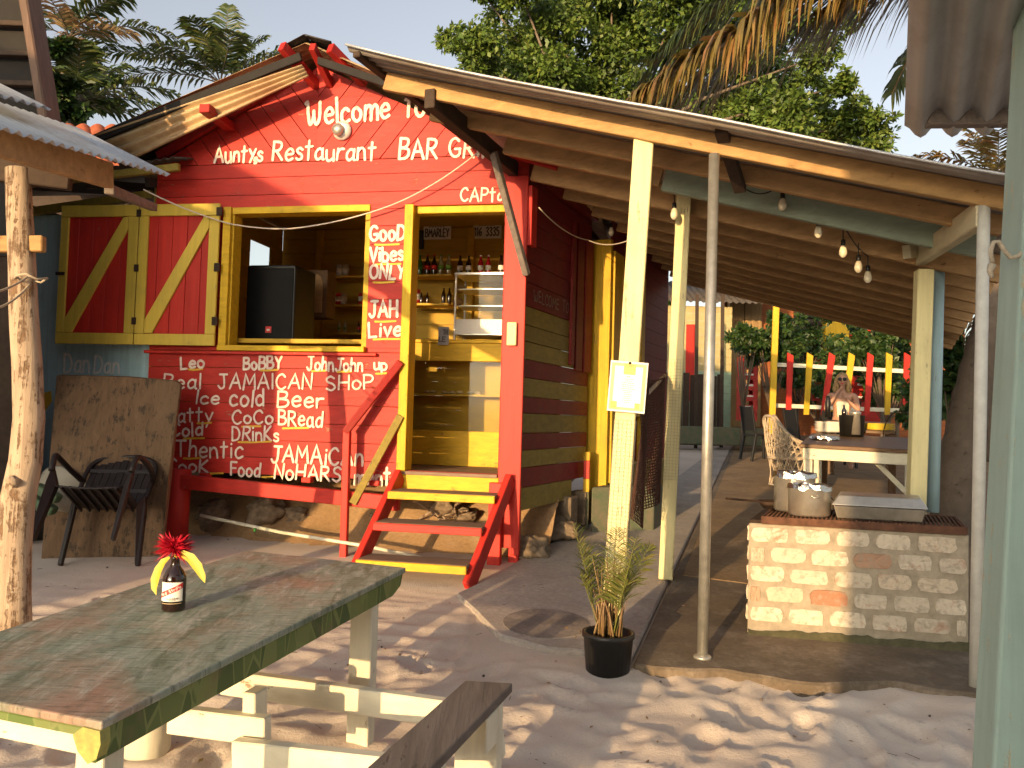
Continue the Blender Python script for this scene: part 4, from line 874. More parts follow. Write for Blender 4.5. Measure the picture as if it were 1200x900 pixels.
def leg(nm, top, bot, w1, w2, m):
    b = MB(); b.fbox(bot - wdn * w1 / -2 - ldn * w2 / 2, -wdn * w1, ldn * w2, top - bot); return b.build(nm, m, pt_, bevel=.006, seg=2)
def grd(p, d=-.1): return V((p.x, p.y, G(p.y) + d))
p = tnr + wdn * .085 + ldn * .09; leg('leg', p - UP * .1, grd(p), .085, .07, bone_z)
p = tfr + wdn * .07 - ldn * .22; leg('leg', p - UP * .03, grd(p), .095, .06, bone_z)
b = MB(); p = gp(172, 884); b.tube([grd(p), V((p.x, p.y, tnr.z + .04))], .085, 14); b.build('leg', bone_z, pt_)
def rail(a, c, h, m=None, wd=.045, nm='cross_rail'): b = MB(); b.beam(a, c, wd, h); return b.build(nm, m or cream_x, pt_, bevel=.004)
rail(at(262, 798, 3.24), at(530, 836, 2.98), .095)
rail(at(200, 842, 2.82), at(314, 856, 2.71), .09); rail(at(276, 884, 2.68), at(520, 912, 2.44), .10)
b = MB(); b.beam(at(298, 900, 2.78), at(299, 808, 2.78), .075, .05, up=wdn); b.build('rail_post', bone_z, pt_, bevel=.004)
b = MB(); b.beam(at(590, 872, 2.9), at(548, 872, 2.93), .045, .09); b.build('cross_rail', cream_x, pt_, bevel=.004)
BD = .39
br, bq = gp(601, 800, BD), gp(545, 797, BD); bn = gp(500, 905, BD); bdn = (br - bn).normalized(); bw_ = bq - br
b = MB(); b.prism([br, bq, bq - bdn * 1.9, br - bdn * 1.9], V((0, 0, -.034))); b.build('bench_seat', grey_w, pt_, bevel=.006, seg=2)
b = MB(); q = br - bdn * .07 - UP * .036; b.fbox(q + bw_ * .04, bw_ * .86, -bdn * .05, V((0, 0, -.5))); b.fbox(q + bw_ * .02 - bdn * .06, bw_ * .05, -bdn * .1, V((0, 0, -.12))); b.build('bench_leg', bone_z, pt_, bevel=.005)
b = MB(); q = br - bdn * 1.4 - UP * .036; b.fbox(q + bw_ * .04, bw_ * .86, -bdn * .05, V((0, 0, -.5))); b.build('bench_leg', bone_z, pt_, bevel=.005)
# ------------------------------------------------------------------ beer bottle used as a vase
bo = gp(203, 715, TD); sc_ = bo.y / F
bt_ = thing('beer_bottle', bo, 'brown stubby beer bottle with a red and white label on the green table', 'bottle')
hpx = sc_ * 62; r0 = sc_ * 13
b = MB(); b.lathe([(0, .004), (r0 * .8, 0), (r0, .006), (r0, hpx * .58), (r0 * .97, hpx * .63), (r0 * .78, hpx * .72), (r0 * .5, hpx * .80), (r0 * .38, hpx * .86), (r0 * .36, hpx * .95), (r0 * .42, hpx * .955), (r0 * .42, hpx), (r0 * .3, hpx), (r0 * .28, hpx * .9)], bo, 28); b.build('glass_body', bglass, bt_)
camdir = math.atan2(-bo.y, -bo.x) - .28
def CY(u, z, off=0): a = camdir + u / r0; return bo + V((math.cos(a) * (r0 + .0006 + off), math.sin(a) * (r0 + .0006 + off), z))
def cyl_patch(mb, poly_fn, n=16, off=0, mi=0):
    vs = []
    for i in range(n + 1):
        u, za, zb_ = poly_fn(i / n); vs += [CY(u, za, off), CY(u, zb_, off)]
    mb.add(vs, [(2 * i, 2 * i + 2, 2 * i + 3, 2 * i + 1) for i in range(n)], mi, True)
LW = r0 * 1.05; z0_, z1_ = hpx * .20, hpx * .55
b = MB(); cyl_patch(b, lambda t: (-LW + 2 * LW * t, z0_, z1_)); lbw = b.build('label', label_w, bt_)
b = MB(); zc = lambda t: z0_ + (z1_ - z0_) * (.14 + .55 * t); hb = (z1_ - z0_) * .13
cyl_patch(b, lambda t: (-LW + 2 * LW * t, zc(t) + .0, min(zc(t) + hb * 2.2, z1_)), off=.0004); b.build('red_band', label_r, lbw)
b = MB(); text(b, 'Red StriPe', -LW * .82, zc(.09) + hb * .5, LW * .82, zc(.91) + hb * .5, hb * 1.1, hb * .2, CY, .0006, jit=0); b.build('lettering', label_w, lbw)
b = MB(); text(b, 'LAGER', -LW * .25, z0_ + hb * .9, LW * .6, z0_ + hb * .9, hb * .55, hb * .16, CY, .0006, jit=0); text(b, 'BEER', -LW * .1, z0_ + hb * .3, LW * .4, z0_ + hb * .3, hb * .3, hb * .1, CY, .0006, jit=0); b.build('small_print', ink, lbw)
b = MB(); cyl_patch(b, lambda t: (-LW * .9 + 1.8 * LW * t, hpx * .155, hpx * .170)); b.build('foot_band', plain('dull_gold_print', (.35, .27, .15), .6), bt_)
fl_ = thing('red_flower', bo + UP * hpx, 'shaggy red blossom with two yellow leaves standing in the beer bottle', 'flower')
b = MB(); fc = bo + UP * (hpx + sc_ * 10) + V((-sc_ * 2, 0, 0))
random.seed(5)
for i in range(420):
    d = V((rnd(-1, 1), rnd(-1, 1), rnd(-.55, 1))).normalized(); ln = sc_ * rnd(12, 22) * (1.15 if abs(d.x) > .5 else .85); sd2 = d.cross(V((rnd(-1, 1), rnd(-1, 1), rnd(-1, 1)))).normalized() * sc_ * 1.3
    q = fc + d * ln * .5; e = fc + d * ln + V((rnd(-1, 1), rnd(-1, 1), rnd(-1, .3))) * sc_ * 3; c0 = fc + d * ln * .1
    b.add([c0 - sd2 * .5, c0 + sd2 * .5, q + sd2, q - sd2, e], [(0, 1, 2, 3), (3, 2, 4)], 0)
b.build('petals', petal_m, fl_)
b = MB(); b.tube([bo + UP * hpx * .6, bo + UP * hpx, fc], sc_ * .9, 6); b.build('stem', leaf_b, fl_)
def bladeleaf(mb, pts, wds, up):
    vs = []
    for i, p in enumerate(pts):
        d = (pts[min(i + 1, len(pts) - 1)] - pts[max(i - 1, 0)]).normalized(); x = d.cross(up).normalized(); vs += [p - x * wds[i] + up * wds[i] * .25, p, p + x * wds[i] + up * wds[i] * .25]
    mb.add(vs, [(3 * i, 3 * i + 1, 3 * i + 4, 3 * i + 3) for i in range(len(pts) - 1)] + [(3 * i + 1, 3 * i + 2, 3 * i + 5, 3 * i + 4) for i in range(len(pts) - 1)], 0, True)
for px in ([(204, 652), (214, 649), (224, 654), (232, 664), (238, 676), (240, 683)], [(199, 653), (192, 658), (186, 668), (182, 680), (181, 690), (183, 697)]):
    b = MB(); pp = [at(x, y, bo.y - sc_ * 4 - i * sc_) for i, (x, y) in enumerate(px)]; bladeleaf(b, pp, [sc_ * k for k in (1.5, 4, 5.4, 5.6, 3.6, .4)], V((-.2, -1, .45)).normalized()); b.build('leaf', yleaf_m, fl_)
# ------------------------------------------------------------------ potted palm
pp0 = gp(712, 785); pr_ = .125
pt2 = thing('potted_palm', grd(pp0, 0), 'young palm with dry feathery fronds in a black plastic pot by the cream post', 'potted plant')
b = MB(); b.lathe([(.0, -.03), (pr_ * .86, -.03), (pr_, .165), (pr_ * 1.06, .168), (pr_ * 1.06, .19), (pr_ * .95, .19), (pr_ * .93, .16), (0, .155)], grd(pp0, 0), 26); b.build('pot', black_pl, pt2)
random.seed(11)
def frond(mb, base, direc, length, droop, nl, ll, lw, sag_=.6, twist=0, spine=None, smb=None, keep=1.0, start=.12, lup=.15, fold=.35):
    d = V(direc).normalized(); pts = []
    for i in range(15):
        t = i / 14; pts.append(V(base) + d * (length * t) - UP * (droop * length * t * t))
    (smb or mb).tube(pts, [max(.002, .012 * length / 2 * (1 - t / 14 * .85)) for t in range(15)], 5, mi=1 if smb is None else 0, caps=False)
    for i in range(nl):
        t = start + (1 - start) * i / nl; k = min(13, int(t * 14)); f = t * 14 - k; p = pts[k].lerp(pts[k + 1], f); tg = (pts[k + 1] - pts[k]).normalized()
        side = tg.cross(UP).normalized(); upv = side.cross(tg).normalized()
        L2 = ll * (math.sin(math.pi * (.12 + .85 * t)) ** .7) * rnd(.85, 1.12)
        for sg in (-1, 1):
            if random.random() > keep: continue
            dr = (side * sg * rnd(.75, 1) + tg * rnd(.4, .8) + upv * lup * rnd(0, 1.5)).normalized()
            a = p; m_ = p + dr * L2 * .5 - UP * sag_ * L2 * .12; e = p + dr * L2 * (1 - .2 * sag_) - UP * sag_ * L2 * rnd(.4, .65)
            wv = (tg * .8 + upv * rnd(-.5, .5)).normalized() * lw
            mb.add([a - wv * .4, a + wv * .4, m_ + wv, m_ - wv, e], [(0, 1, 2, 3), (3, 2, 4)], 0)
for i in range(10):
    a = rnd(0, 6.28); b = MB(); el = rnd(2.4, 6)
    frond(b, grd(pp0, .15) + V((math.cos(a) * .04, math.sin(a) * .04, 0)), (math.cos(a), math.sin(a), el), rnd(.42, .72), rnd(.05, .3), 26, .16, .0032, .25, start=.42, lup=.6)
    b.build('frond', [leaf_g, leaf_g], pt2)
b = MB(); frond(b, grd(pp0, .15), (.35, .1, 1), .66, .22, 30, .2, .005, .35, start=.45); b.build('frond', [leaf_g, leaf_g], pt2)
b = MB()
for i in range(44):
    a = rnd(0, 6.28); r_ = rnd(0, .08); q = grd(pp0, .14) + V((math.cos(a) * r_, math.sin(a) * r_, 0)); h_ = rnd(.15, .46)
    b.tube([q, q + V((rnd(-.02, .02), rnd(-.02, .02), h_ * .5)), q + V((rnd(-.07, .07), rnd(-.05, .05), h_))], [.006, .005, .001], 5)
b.build('dry_stalks', leaf_d, pt2)
# ------------------------------------------------------------------ brick grill
g0, g1 = gp(876, 740, .045), gp(1136, 760, .045); gx_ = (g1 - g0); GLn = gx_.length; gxn = gx_.normalized(); gd = D.copy(); gn = V((gxn.y, -gxn.x, 0)).normalized()
if gn.y > 0: gn = -gn
ztop = at(877, 613, g0.y).z; gh = ztop - g0.z; GDp = .80
gr = thing('brick_grill', (g0 + g1) / 2, 'whitewashed brick barbecue with a rusty iron grate on top', 'grill')
b = MB(); b.fbox(g0 - gn * .012 - UP * .1, gx_, gd * GDp, V((0, 0, gh + .1))); core = b.build('brick_core', mortar, gr, bevel=.006)
b = MB(); rows = 5; rh = (gh - .05) / rows; random.seed(21)
def brick(o, ex, ez, ny):
    j = lambda s: rnd(-s, s); c = [o, o + ex, o + ex + ez, o + ez]; ctr = (c[0] + c[2]) / 2; n_ = 9; front = []; back = []
    for e in range(4):
        a, d_ = c[e], c[(e + 1) % 4]; kk = 5 if e % 2 == 0 else 3
        for i in range(kk):
            p = a.lerp(d_, i / kk); q = (ctr - p); cut = .10 if i == 0 else 0
            p = p + q * (cut + rnd(-.02, .075)); front.append(p + ny * (.005 + rnd(0, .009))); back.append(p - q * .03 - ny * .01)
    m_ = len(front); b.add([ctr + ny * .008] + front + back, [(0, 1 + i, 1 + (i + 1) % m_) for i in range(m_)] + [(1 + i, 1 + m_ + i, 1 + m_ + (i + 1) % m_, 1 + (i + 1) % m_) for i in range(m_)], 0)
for r_ in range(rows):
    x = -.12 if r_ % 2 else 0.0; zq = .05 + r_ * rh
    while x < GLn - .03:
        L_ = rnd(.20, .235); a = max(x, 0); e = min(x + L_, GLn)
        if e - a > .05: brick(g0 - gn * .012 + gxn * (a + .012) + UP * (zq + rnd(.008, .016)), gxn * (e - a - .026), V((0, 0, rh - rnd(.026, .034))), gn * 1.0)
        x += L_ + .006
    y = -.1 if r_ % 2 == 0 else 0
    while y < GDp - .03:
        a = max(y, 0); e = min(y + .22, GDp)
        if e - a > .05: brick(g0 - gn * .012 + gd * (e - .012) + UP * (zq + .01), -gd * (e - a - .024), V((0, 0, rh - .024)), -gxn * 1.0)
        y += .226
b.build('brickwork', brick_m, gr)
b = MB(); n_ = 60; vs = []
for i in range(n_ + 1):
    p = g0 + gx_ * (i / n_); h_ = .028 + .03 * noise.noise(p * 7) + .012 * noise.noise(p * 25); vs += [p + gn * .05 - UP * .02, p + gn * (.004) + UP * h_]
b.add(vs, [(2 * i, 2 * i + 2, 2 * i + 3, 2 * i + 1) for i in range(n_)], 0, True); b.build('mossy_foot', moss, gr)
ga = at(893, 604, g0.y + .02); gb_ = at(1133, 624, g1.y + .03); gbx = (gb_ - ga); zt = ztop
def GT(u, v, z=0): p = g0 + gx_ * u + gd * v; return V((p.x, p.y, ztop + (g1.z - g0.z) * u + z))
b = MB(); b.prism([GT(.0, .02), GT(.12, .02), GT(.12, .78), GT(.0, .78)], V((0, 0, .02))); b.build('side_plate', iron, gr, bevel=.003)
b = MB()
b.beam(GT(.06, .0, .022), GT(.985, .0, .022), .012, .044); b.beam(GT(.06, .62, .022), GT(.985, .62, .022), .012, .044); b.beam(GT(.06, .0, .0225), GT(.06, .62, .0225), .012, .043); b.beam(GT(.985, .0, .0225), GT(.985, .62, .0225), .012, .043)
b.build('grate_frame', rust_pl, gr, bevel=.002)
b = MB()
for i in range(46): b.tube([GT(.075 + .90 * i / 45, .0, .036), GT(.075 + .90 * i / 45, .62, .036)], .006, 6)
b.build('grate_bars', rust_pl, gr)
def potat(px, py, v): # a point on the grate under a photo column
    u = (ray(px, py).x / ray(px, py).y); best = min((abs((lambda p: p.x / p.y)(GT(t / 400, v)) - u), t / 400) for t in range(401))[1]; return GT(best, v, .044)
def foil_lid(mb, c, r, z, seed):
    vs = []; n1_, n2_ = 26, 5
    for j in range(n2_ + 1):
        for i in range(n1_):
            a = 6.2832 * i / n1_; rr_ = r * (1.09 if j == n2_ else j / (n2_ - 1) * 1.05 if j < n2_ else 1); rr_ *= 1 + .07 * noise.noise(V((math.cos(a) * 4, math.sin(a) * 4, seed + j)))
            vs.append(c + V((rr_ * math.cos(a), rr_ * math.sin(a), z + (-.028 if j == n2_ else 0) + .018 * noise.noise(V((math.cos(a) * 3 * j, math.sin(a) * 3 * j, seed))) + .01 * rnd(-1, 1))))
    mb.add(vs, [(j * n1_ + i, j * n1_ + (i + 1) % n1_, (j + 1) * n1_ + (i + 1) % n1_, (j + 1) * n1_ + i) for j in range(n2_) for i in range(n1_)], 0)
def cookpot(px, v, wpx, hpx_, label, lip=0):
    c = potat(px, 590, v); s_ = c.y / F; r_ = wpx * s_ / 2; h_ = hpx_ * s_; t = thing('cooking_pot', c, label, 'pot', 'foil covered pots on the grill')
    b = MB(); b.lathe([(0, .002), (r_ * .93, 0), (r_, .012), (r_, h_), (r_ * 1.02, h_ + .003), (r_ * .97, h_ - .004), (r_ * .96, .02), (0, .016)], c, 30); b.build('body', alu, t)
    b = MB(); foil_lid(b, c, r_ * 1.0, h_ + .012, px); b.build('foil_cover', foil, t)
    b = MB(); q = c + V((-.1, -1, 0)).normalized() * r_; b.tube([q + V((-.018, 0, h_ * .72)), q + V((-.014, -.018, h_ * .68)), q + V((.014, -.018, h_ * .68)), q + V((.018, 0, h_ * .72))], .004, 6); b.build('handle', steel, t)
    return c, r_, h_
cookpot(931, .42, 46, 42, 'taller foil covered pot at the back left of the grill'); cookpot(948, .20, 47, 33, 'shorter foil covered pot at the front left of the grill')
c = potat(905, 590, .5); t = thing('frying_pan', c, 'black long handled frying pan beside the pots on the grill', 'pan')
b = MB(); b.lathe([(0, .004), (.06, 0), (.09, .045), (.094, .045), (.063, -.004 + .012), (0, .012)], c, 24); b.build('pan_bowl', iron, t)
b = MB(); b.beam(c + V((-.08, 0, .04)), c + V((-.30, -.03, .055)), .035, .012); b.build('handle', iron, t, bevel=.004)
# chafing dish
c0_ = potat(977, 600, .10); c1_ = potat(1086, 606, .10); cx_ = c1_ - c0_; cd = gd * .34; s_ = c0_.y / F
cf = thing('chafing_dish', (c0_ + c1_) / 2, 'rectangular steel serving tray with a shiny lid on the grill grate', 'serving tray')
b = MB(); hq = 15 * s_; ins = gxn * .02; 
b.add([c0_ + ins, c1_ - ins, c1_ - ins + cd, c0_ + ins + cd, c0_ + UP * hq, c1_ + UP * hq, c1_ + cd + UP * hq, c0_ + cd + UP * hq], [(3, 2, 1, 0), (0, 1, 5, 4), (1, 2, 6, 5), (2, 3, 7, 6), (3, 0, 4, 7), (4, 5, 6, 7)]); b.build('tray', steel_dk, cf, bevel=.006, seg=2)
b = MB(); z1_ = hq + .002; z2_ = hq + 12 * s_; m_ = .028; x_ = gxn * m_; y_ = gd * m_
b.add([c0_ - x_ * .4 - y_ * .4 + UP * z1_, c1_ + x_ * .4 - y_ * .4 + UP * z1_, c1_ + x_ * .4 + cd + UP * z1_, c0_ - x_ * .4 + cd + UP * z1_, c0_ + x_ + y_ + UP * z2_, c1_ - x_ + y_ + UP * z2_, c1_ - x_ + cd - y_ + UP * z2_, c0_ + x_ + cd - y_ + UP * z2_], [(3, 2, 1, 0), (0, 1, 5, 4), (1, 2, 6, 5), (2, 3, 7, 6), (3, 0, 4, 7), (4, 5, 6, 7)])
b.build('lid', steel, cf, bevel=.007, seg=3)
b = MB(); b.tube([c0_ + UP * z1_ + gd * .1 - gxn * .01, c0_ + UP * (z1_ + .03) - gxn * .05 + gd * .1, c0_ + UP * (z1_ + .04) - gxn * .04 + gd * .22, c0_ + UP * z1_ + gd * .24], .006, 6); b.build('handle', steel, cf)
# ------------------------------------------------------------------ things in the shack
def IN(u, z, d): return FP(u, z, -d)
def ip(px, py, d):  # photo point at depth d behind the front wall, in wall coordinates
    return fp(px, py, -d)
u0, zb_ = ip(286, 400, .45); u1, zt_ = ip(347, 310, .45)
spk = thing('loudspeaker', IN((u0 + u1) / 2, zb_, .5), 'big black loudspeaker standing just inside the serving window', 'speaker')
b = MB(); b.prism([IN(u0, zb_, .45), IN(u1, zb_, .45), IN(u1, zt_ - .01, .45), IN(u1 - .03, zt_, .45), IN(u0 + .03, zt_, .45), IN(u0, zt_ - .01, .45)], -N * .42 ); b.build('cabinet', black_pl, spk, bevel=.018, seg=3)
b = MB(); b.prism([IN(u0 + .015, zb_ + .02, .44), IN(u1 - .015, zb_ + .02, .44), IN(u1 - .015, zt_ - .03, .44), IN(u0 + .015, zt_ - .03, .44)], -N * .012); b.build('grille', black_fab, spk, bevel=.008)
b = MB(); q = ip(314, 386, .43); b.prism([IN(q[0] - .028, q[1] - .028, .437), IN(q[0] + .028, q[1] - .028, .437), IN(q[0] + .028, q[1] + .028, .437), IN(q[0] - .028, q[1] + .028, .437)], -N * .002); bd = b.build('badge', label_r, spk)
b = MB(); b.prism([IN(q[0] - .014, q[1] - .012, .434), IN(q[0] + .014, q[1] - .012, .434), IN(q[0] + .014, q[1] + .004, .434), IN(q[0] - .014, q[1] + .004, .434)], -N * .001); b.build('badge_mark', label_w, bd)
shf = thing('speaker_shelf', IN(.9, 1.9, .6), 'yellow counter board inside the window under the loudspeaker', 'shelf')
b = MB(); wbox(b, FP, .70, 1.94, zb_ - .04, zb_ - .002, -.95, -.15); b.build('board', yel_in, shf, bevel=.004)
b = MB(); wbox(b, FP, .72, .78, 1.05, zb_ - .042, -.85, -.79); b.build('leg', yel_in, shf); b = MB(); wbox(b, FP, 1.86, 1.92, 1.05, zb_ - .042, -.85, -.79); b.build('leg', yel_in, shf)
q0 = ip(362, 372, 1.2); q1 = ip(382, 316, 1.2)
t = thing('wall_cabinet', IN(q0[0], q0[1], 1.2), 'small brown cabinet with arched door panel hanging behind the loudspeaker', 'cabinet')
b = MB(); wbox(b, FP, q0[0] - .02, q1[0] + .02, q0[1], q1[1], -1.4, -1.2); b.build('case', brown_w, t, bevel=.005)
b = MB(); q = [(.15, .1), (.85, .1), (.85, .7), (.7, .85), (.5, .92), (.3, .85), (.15, .7)]; b.prism([IN(q0[0] + (q1[0] - q0[0]) * a, q0[1] + (q1[1] - q0[1]) * c, 1.198) for a, c in q], N * .012); b.build('door_panel', raft_w, t, bevel=.004)
def wallshelf(nm, a, c, d, label):   # photo points of the two ends of a shelf's front edge
    u0, z0 = ip(*a, d); u1, z1 = ip(*c, d); z = (z0 + z1) / 2; b = MB(); wbox(b, FP, u0, u1, z - .025, z, -d - .22, -d); b.build(nm, yel_in, label=label, cat='shelf', bevel=.003, group=None); return u0, u1, z
S = []
for i, (y, lab) in enumerate(((322, 'upper yellow shelf seen through the serving window'), (356, 'middle yellow shelf with cans seen through the serving window'), (389, 'lowest yellow shelf with small bottles seen through the serving window'))): S.append(wallshelf('wall_shelf', (383, y), (452, y + 1), 2.0, lab))
SD1 = wallshelf('wall_shelf', (478, 321), (529, 321), 1.95, 'upper yellow shelf with soda bottles inside the doorway')
SD2 = wallshelf('wall_shelf', (478, 355), (526, 355), 1.95, 'lower yellow shelf with small dark bottles inside the doorway')
LQ = {}
def liquid(nm, col): LQ[nm] = plain('bottle_' + nm, col, .08, 0, .15, 9, .8, 0); return LQ[nm]
for k, c in dict(cola=(.012, .004, .003), green=(.03, .16, .02), clear=(.45, .42, .25), red=(.40, .01, .02), dark=(.02, .008, .006), brown=(.05, .02, .008)).items(): liquid(k, c)
capm = {'cola': label_r, 'green': plain('green_cap', (.03, .2, .04), .5), 'clear': plain('green_label', (.15, .35, .05), .5), 'red': label_w, 'dark': iron, 'brown': label_r}
def bottle(p, h, kind, label, group, lab=1):
    r_ = h * .135; t = thing('soda_bottle', p, label, 'bottle', group)
    b = MB(); b.lathe([(0, .002), (r_ * .9, 0), (r_, .01), (r_, h * .55), (r_ * .95, h * .62), (r_ * .5, h * .80), (r_ * .36, h * .88), (r_ * .36, h * .95)], p, 12); b.build('body', LQ[kind], t)
    b = MB(); b.lathe([(r_ * .42, h * .94), (r_ * .42, h), (0, h)], p, 10); b.build('cap', capm[kind], t)
    if lab: b = MB(); b.lathe([(r_ * 1.02, h * .28), (r_ * 1.02, h * .5)], p, 12); b.build('label', {'cola': label_r, 'green': capm['green'], 'clear': capm['clear'], 'red': label_w, 'dark': label_w, 'brown': label_r}[kind], t)
ZS = SD1[2] + .001; d1 = 2.02
for px, kd, lab in ((483, 'green', 'first green soda bottle at the left end of the upper doorway shelf'), (490, 'green', 'second green soda bottle beside the cola on the upper doorway shelf'), (499, 'cola', 'cola bottle next to the green bottles on the upper doorway shelf'), (507, 'cola', 'cola bottle next to the pale bottles on the upper doorway shelf'), (515, 'clear', 'pale soda bottle beside the cola on the upper doorway shelf'), (524, 'clear', 'pale soda bottle at the right end of the upper doorway shelf')):
    bottle(IN(ip(px, 318, d1)[0], ZS, d1 + .05), .225, kd, lab, 'soda bottles on the doorway shelf')
ZS = SD2[2] + .001
for px, kd, h_, lab in ((492, 'dark', .13, 'squat dark bottle left of its twin on the lower doorway shelf'), (499, 'dark', .13, 'squat dark bottle right of its twin on the lower doorway shelf'), (518, 'dark', .175, 'slim dark bottle standing left of the last one on the lower doorway shelf'), (525, 'dark', .175, 'slim dark bottle beside the glass display case')): bottle(IN(ip(px, 352, d1)[0], ZS, d1 + .05), h_, kd, lab, 'dark bottles on the lower doorway shelf', 0)
def can(p, h, m, label, group):
    t = MB(); r_ = h * .28; t.lathe([(0, .001), (r_ * .85, 0), (r_, .008), (r_, h - .01), (r_ * .85, h), (0, h - .003)], p, 12); t.lathe([(r_ * 1.01, h * .3), (r_ * 1.01, h * .7)], p, 12, 1); t.build('drink_can', [m, label_w], label=label, cat='can', group=group)
can(IN(ip(486, 352, d1)[0], ZS, d1 + .05), .16, label_r, 'tall red can at the left end of the lower doorway shelf', 'cans in the shack')
for k, (s, px, m, lab) in enumerate(((0, 394, steel, 'first silver tin on the upper window shelf'), (0, 401, steel, 'second silver tin on the upper window shelf'), (1, 394, label_r, 'red can left of its pair on the middle window shelf'), (1, 400, steel, 'silver can beside the red one on the middle window shelf'), (1, 421, label_r, 'red can by the pillar, left, on the middle window shelf'), (1, 428, label_r, 'red can by the pillar, right, on the middle window shelf'))): can(IN(ip(px, 340, 2.0)[0], S[s][2] + .001, 2.08), .13, m, lab, 'cans in the shack')
for px, kd, lab in ((394, 'clear', 'first pale bottle on the lowest window shelf'), (401, 'clear', 'second pale bottle on the lowest window shelf'), (417, 'brown', 'first brown bottle on the lowest window shelf'), (424, 'brown', 'second brown bottle on the lowest window shelf')): bottle(IN(ip(px, 380, 2.0)[0], S[2][2] + .001, 2.08), .13, kd, lab, 'small bottles on the window shelf')
bottle(IN(ip(425, 320, 2.0)[0], S[0][2] + .001, 2.08), .22, 'dark', 'tall dark bottle alone on the upper window shelf', 'small bottles on the window shelf', 0)
# display case on the counter
ct = thing('shop_counter', IN(2.7, 1.05, 1.0), 'yellow wooden counter with a glazed front just inside the doorway', 'counter')
cu0 = ip(478, 470, .95)[0]; cu1 = 3.14
zk = [ip(530, y, .95)[1] for y in (541, 505, 423, 402)]
b = MB(); wbox(b, FP, cu0 - .3, cu1, 1.052, zk[1], -.98, -.95); wbox(b, FP, cu0 - .3, cu1, zk[2], zk[3], -.98, -.95); wbox(b, FP, cu0 - .3, cu0 + .03, zk[1] + .001, zk[2] - .001, -.98, -.95); wbox(b, FP, cu1 - .05, cu1, zk[1] + .001, zk[2] - .001, -.98, -.95); b.build('front_panel', yel_x, ct, bevel=.003)
b = MB(); wbox(b, FP, cu0 - .3, cu1, zk[3], zk[3] + .03, -1.5, -.93); b.build('counter_top', yel_x, ct, bevel=.004)
b = MB(); wbox(b, FP, cu0 + .032, cu1 - .052, zk[1] + .002, zk[2] - .002, -.968, -.962); b.build('glass', pglass, ct)
b = MB(); wbox(b, FP, cu0 - .2, cu1 - .02, (zk[1] + zk[2]) / 2, (zk[1] + zk[2]) / 2 + .02, -1.218, -1.0); b.build('inner_shelf', yel_in, ct)
b = MB(); wbox(b, FP, cu0 - .3, cu1, 1.06, zk[3] - .01, -1.24, -1.22); b.build('back_panel', yel_in, ct)
for i in range(7):
    q = IN(cu0 + .12 + i * .085, (zk[1] + zk[2]) / 2 + .022, 1.06 + rnd(0, .1)); b = MB(); b.blob(q + UP * .014, (.035, .03, .016), i, .3, 2, fr=2.5); b.build('bread_roll', plain('pale_pastry', (.55, .40, .2), .7) if i == 0 else bpy.data.materials['pale_pastry'], label='pale wrapped pastry lying on the shelf behind the counter glass', cat='pastry', group='pastries in the glazed counter')
dsp = thing('display_case', IN(2.9, zk[3] + .03, 1.3), 'steel framed glass food warmer on the yellow counter', 'display case')
du0 = ip(531, 400, 1.1)[0]; du1 = 3.12; zd0 = zk[3] + .034; zd1 = ip(560, 322, 1.1)[1]; zw = [ip(560, y, 1.1)[1] for y in (396, 391, 374)]
b = MB()
for u_ in (du0, du1 - .018): wbox(b, FP, u_, u_ + .018, zd0, zd1, -1.12, -1.10); wbox(b, FP, u_, u_ + .018, zd0, zd1, -1.48, -1.46)
wbox(b, FP, du0 - .004, du1, zd1, zd1 + .022, -1.5, -1.09); wbox(b, FP, du0, du1, zd0, zw[0] + .0, -1.3, -1.28); wbox(b, FP, du0 + .019, du1 - .019, zw[1] - .012, zw[1] + .0, -1.48, -1.09); b.build('steel_frame', steel, dsp, bevel=.002)
b = MB(); wbox(b, FP, du0 + .019, du1 - .019, zw[1] + .002, zw[2], -1.125, -1.098); b.build('steel_panel', whitep, dsp, bevel=.003)
b = MB(); wbox(b, FP, du0 + .019, du1 - .019, zw[2] + .002, zd1 - .002, -1.113, -1.108); b.build('glass', pglass, dsp)
for f_ in (.3, .68): b = MB(); z_ = zw[2] + (zd1 - zw[2]) * f_; wbox(b, FP, du0 + .02, du1 - .02, z_, z_ + .008, -1.45, -1.13); b.build('wire_shelf', steel, dsp)
for px, py, sd_i in ((540, 338, 1), (537, 354, 2)): q = ip(px, py, 1.25); b = MB(); b.blob(IN(q[0], q[1], 1.25), (.05, .04, .04), sd_i, .3, 2); b.build('patty', raft_w, label=('golden patty on the upper rack of the glass warmer', 'golden patty on the lower rack of the glass warmer')[sd_i - 1], cat='patty', group='patties in the warmer')
for px, kd, lab in ((539, 'dark', 'dark bottle at the left end on top of the glass warmer'), (549, 'dark', 'dark bottle second on top of the glass warmer'), (563, 'red', 'red soda bottle left of its twin on top of the glass warmer'), (572, 'red', 'red soda bottle right of its twin on top of the glass warmer'), (587, 'dark', 'dark bottle at the right end on top of the glass warmer')): bottle(IN(ip(px, 318, 1.3)[0], zd1 + .023, 1.3), .2, kd, lab, 'bottles on the glass warmer')
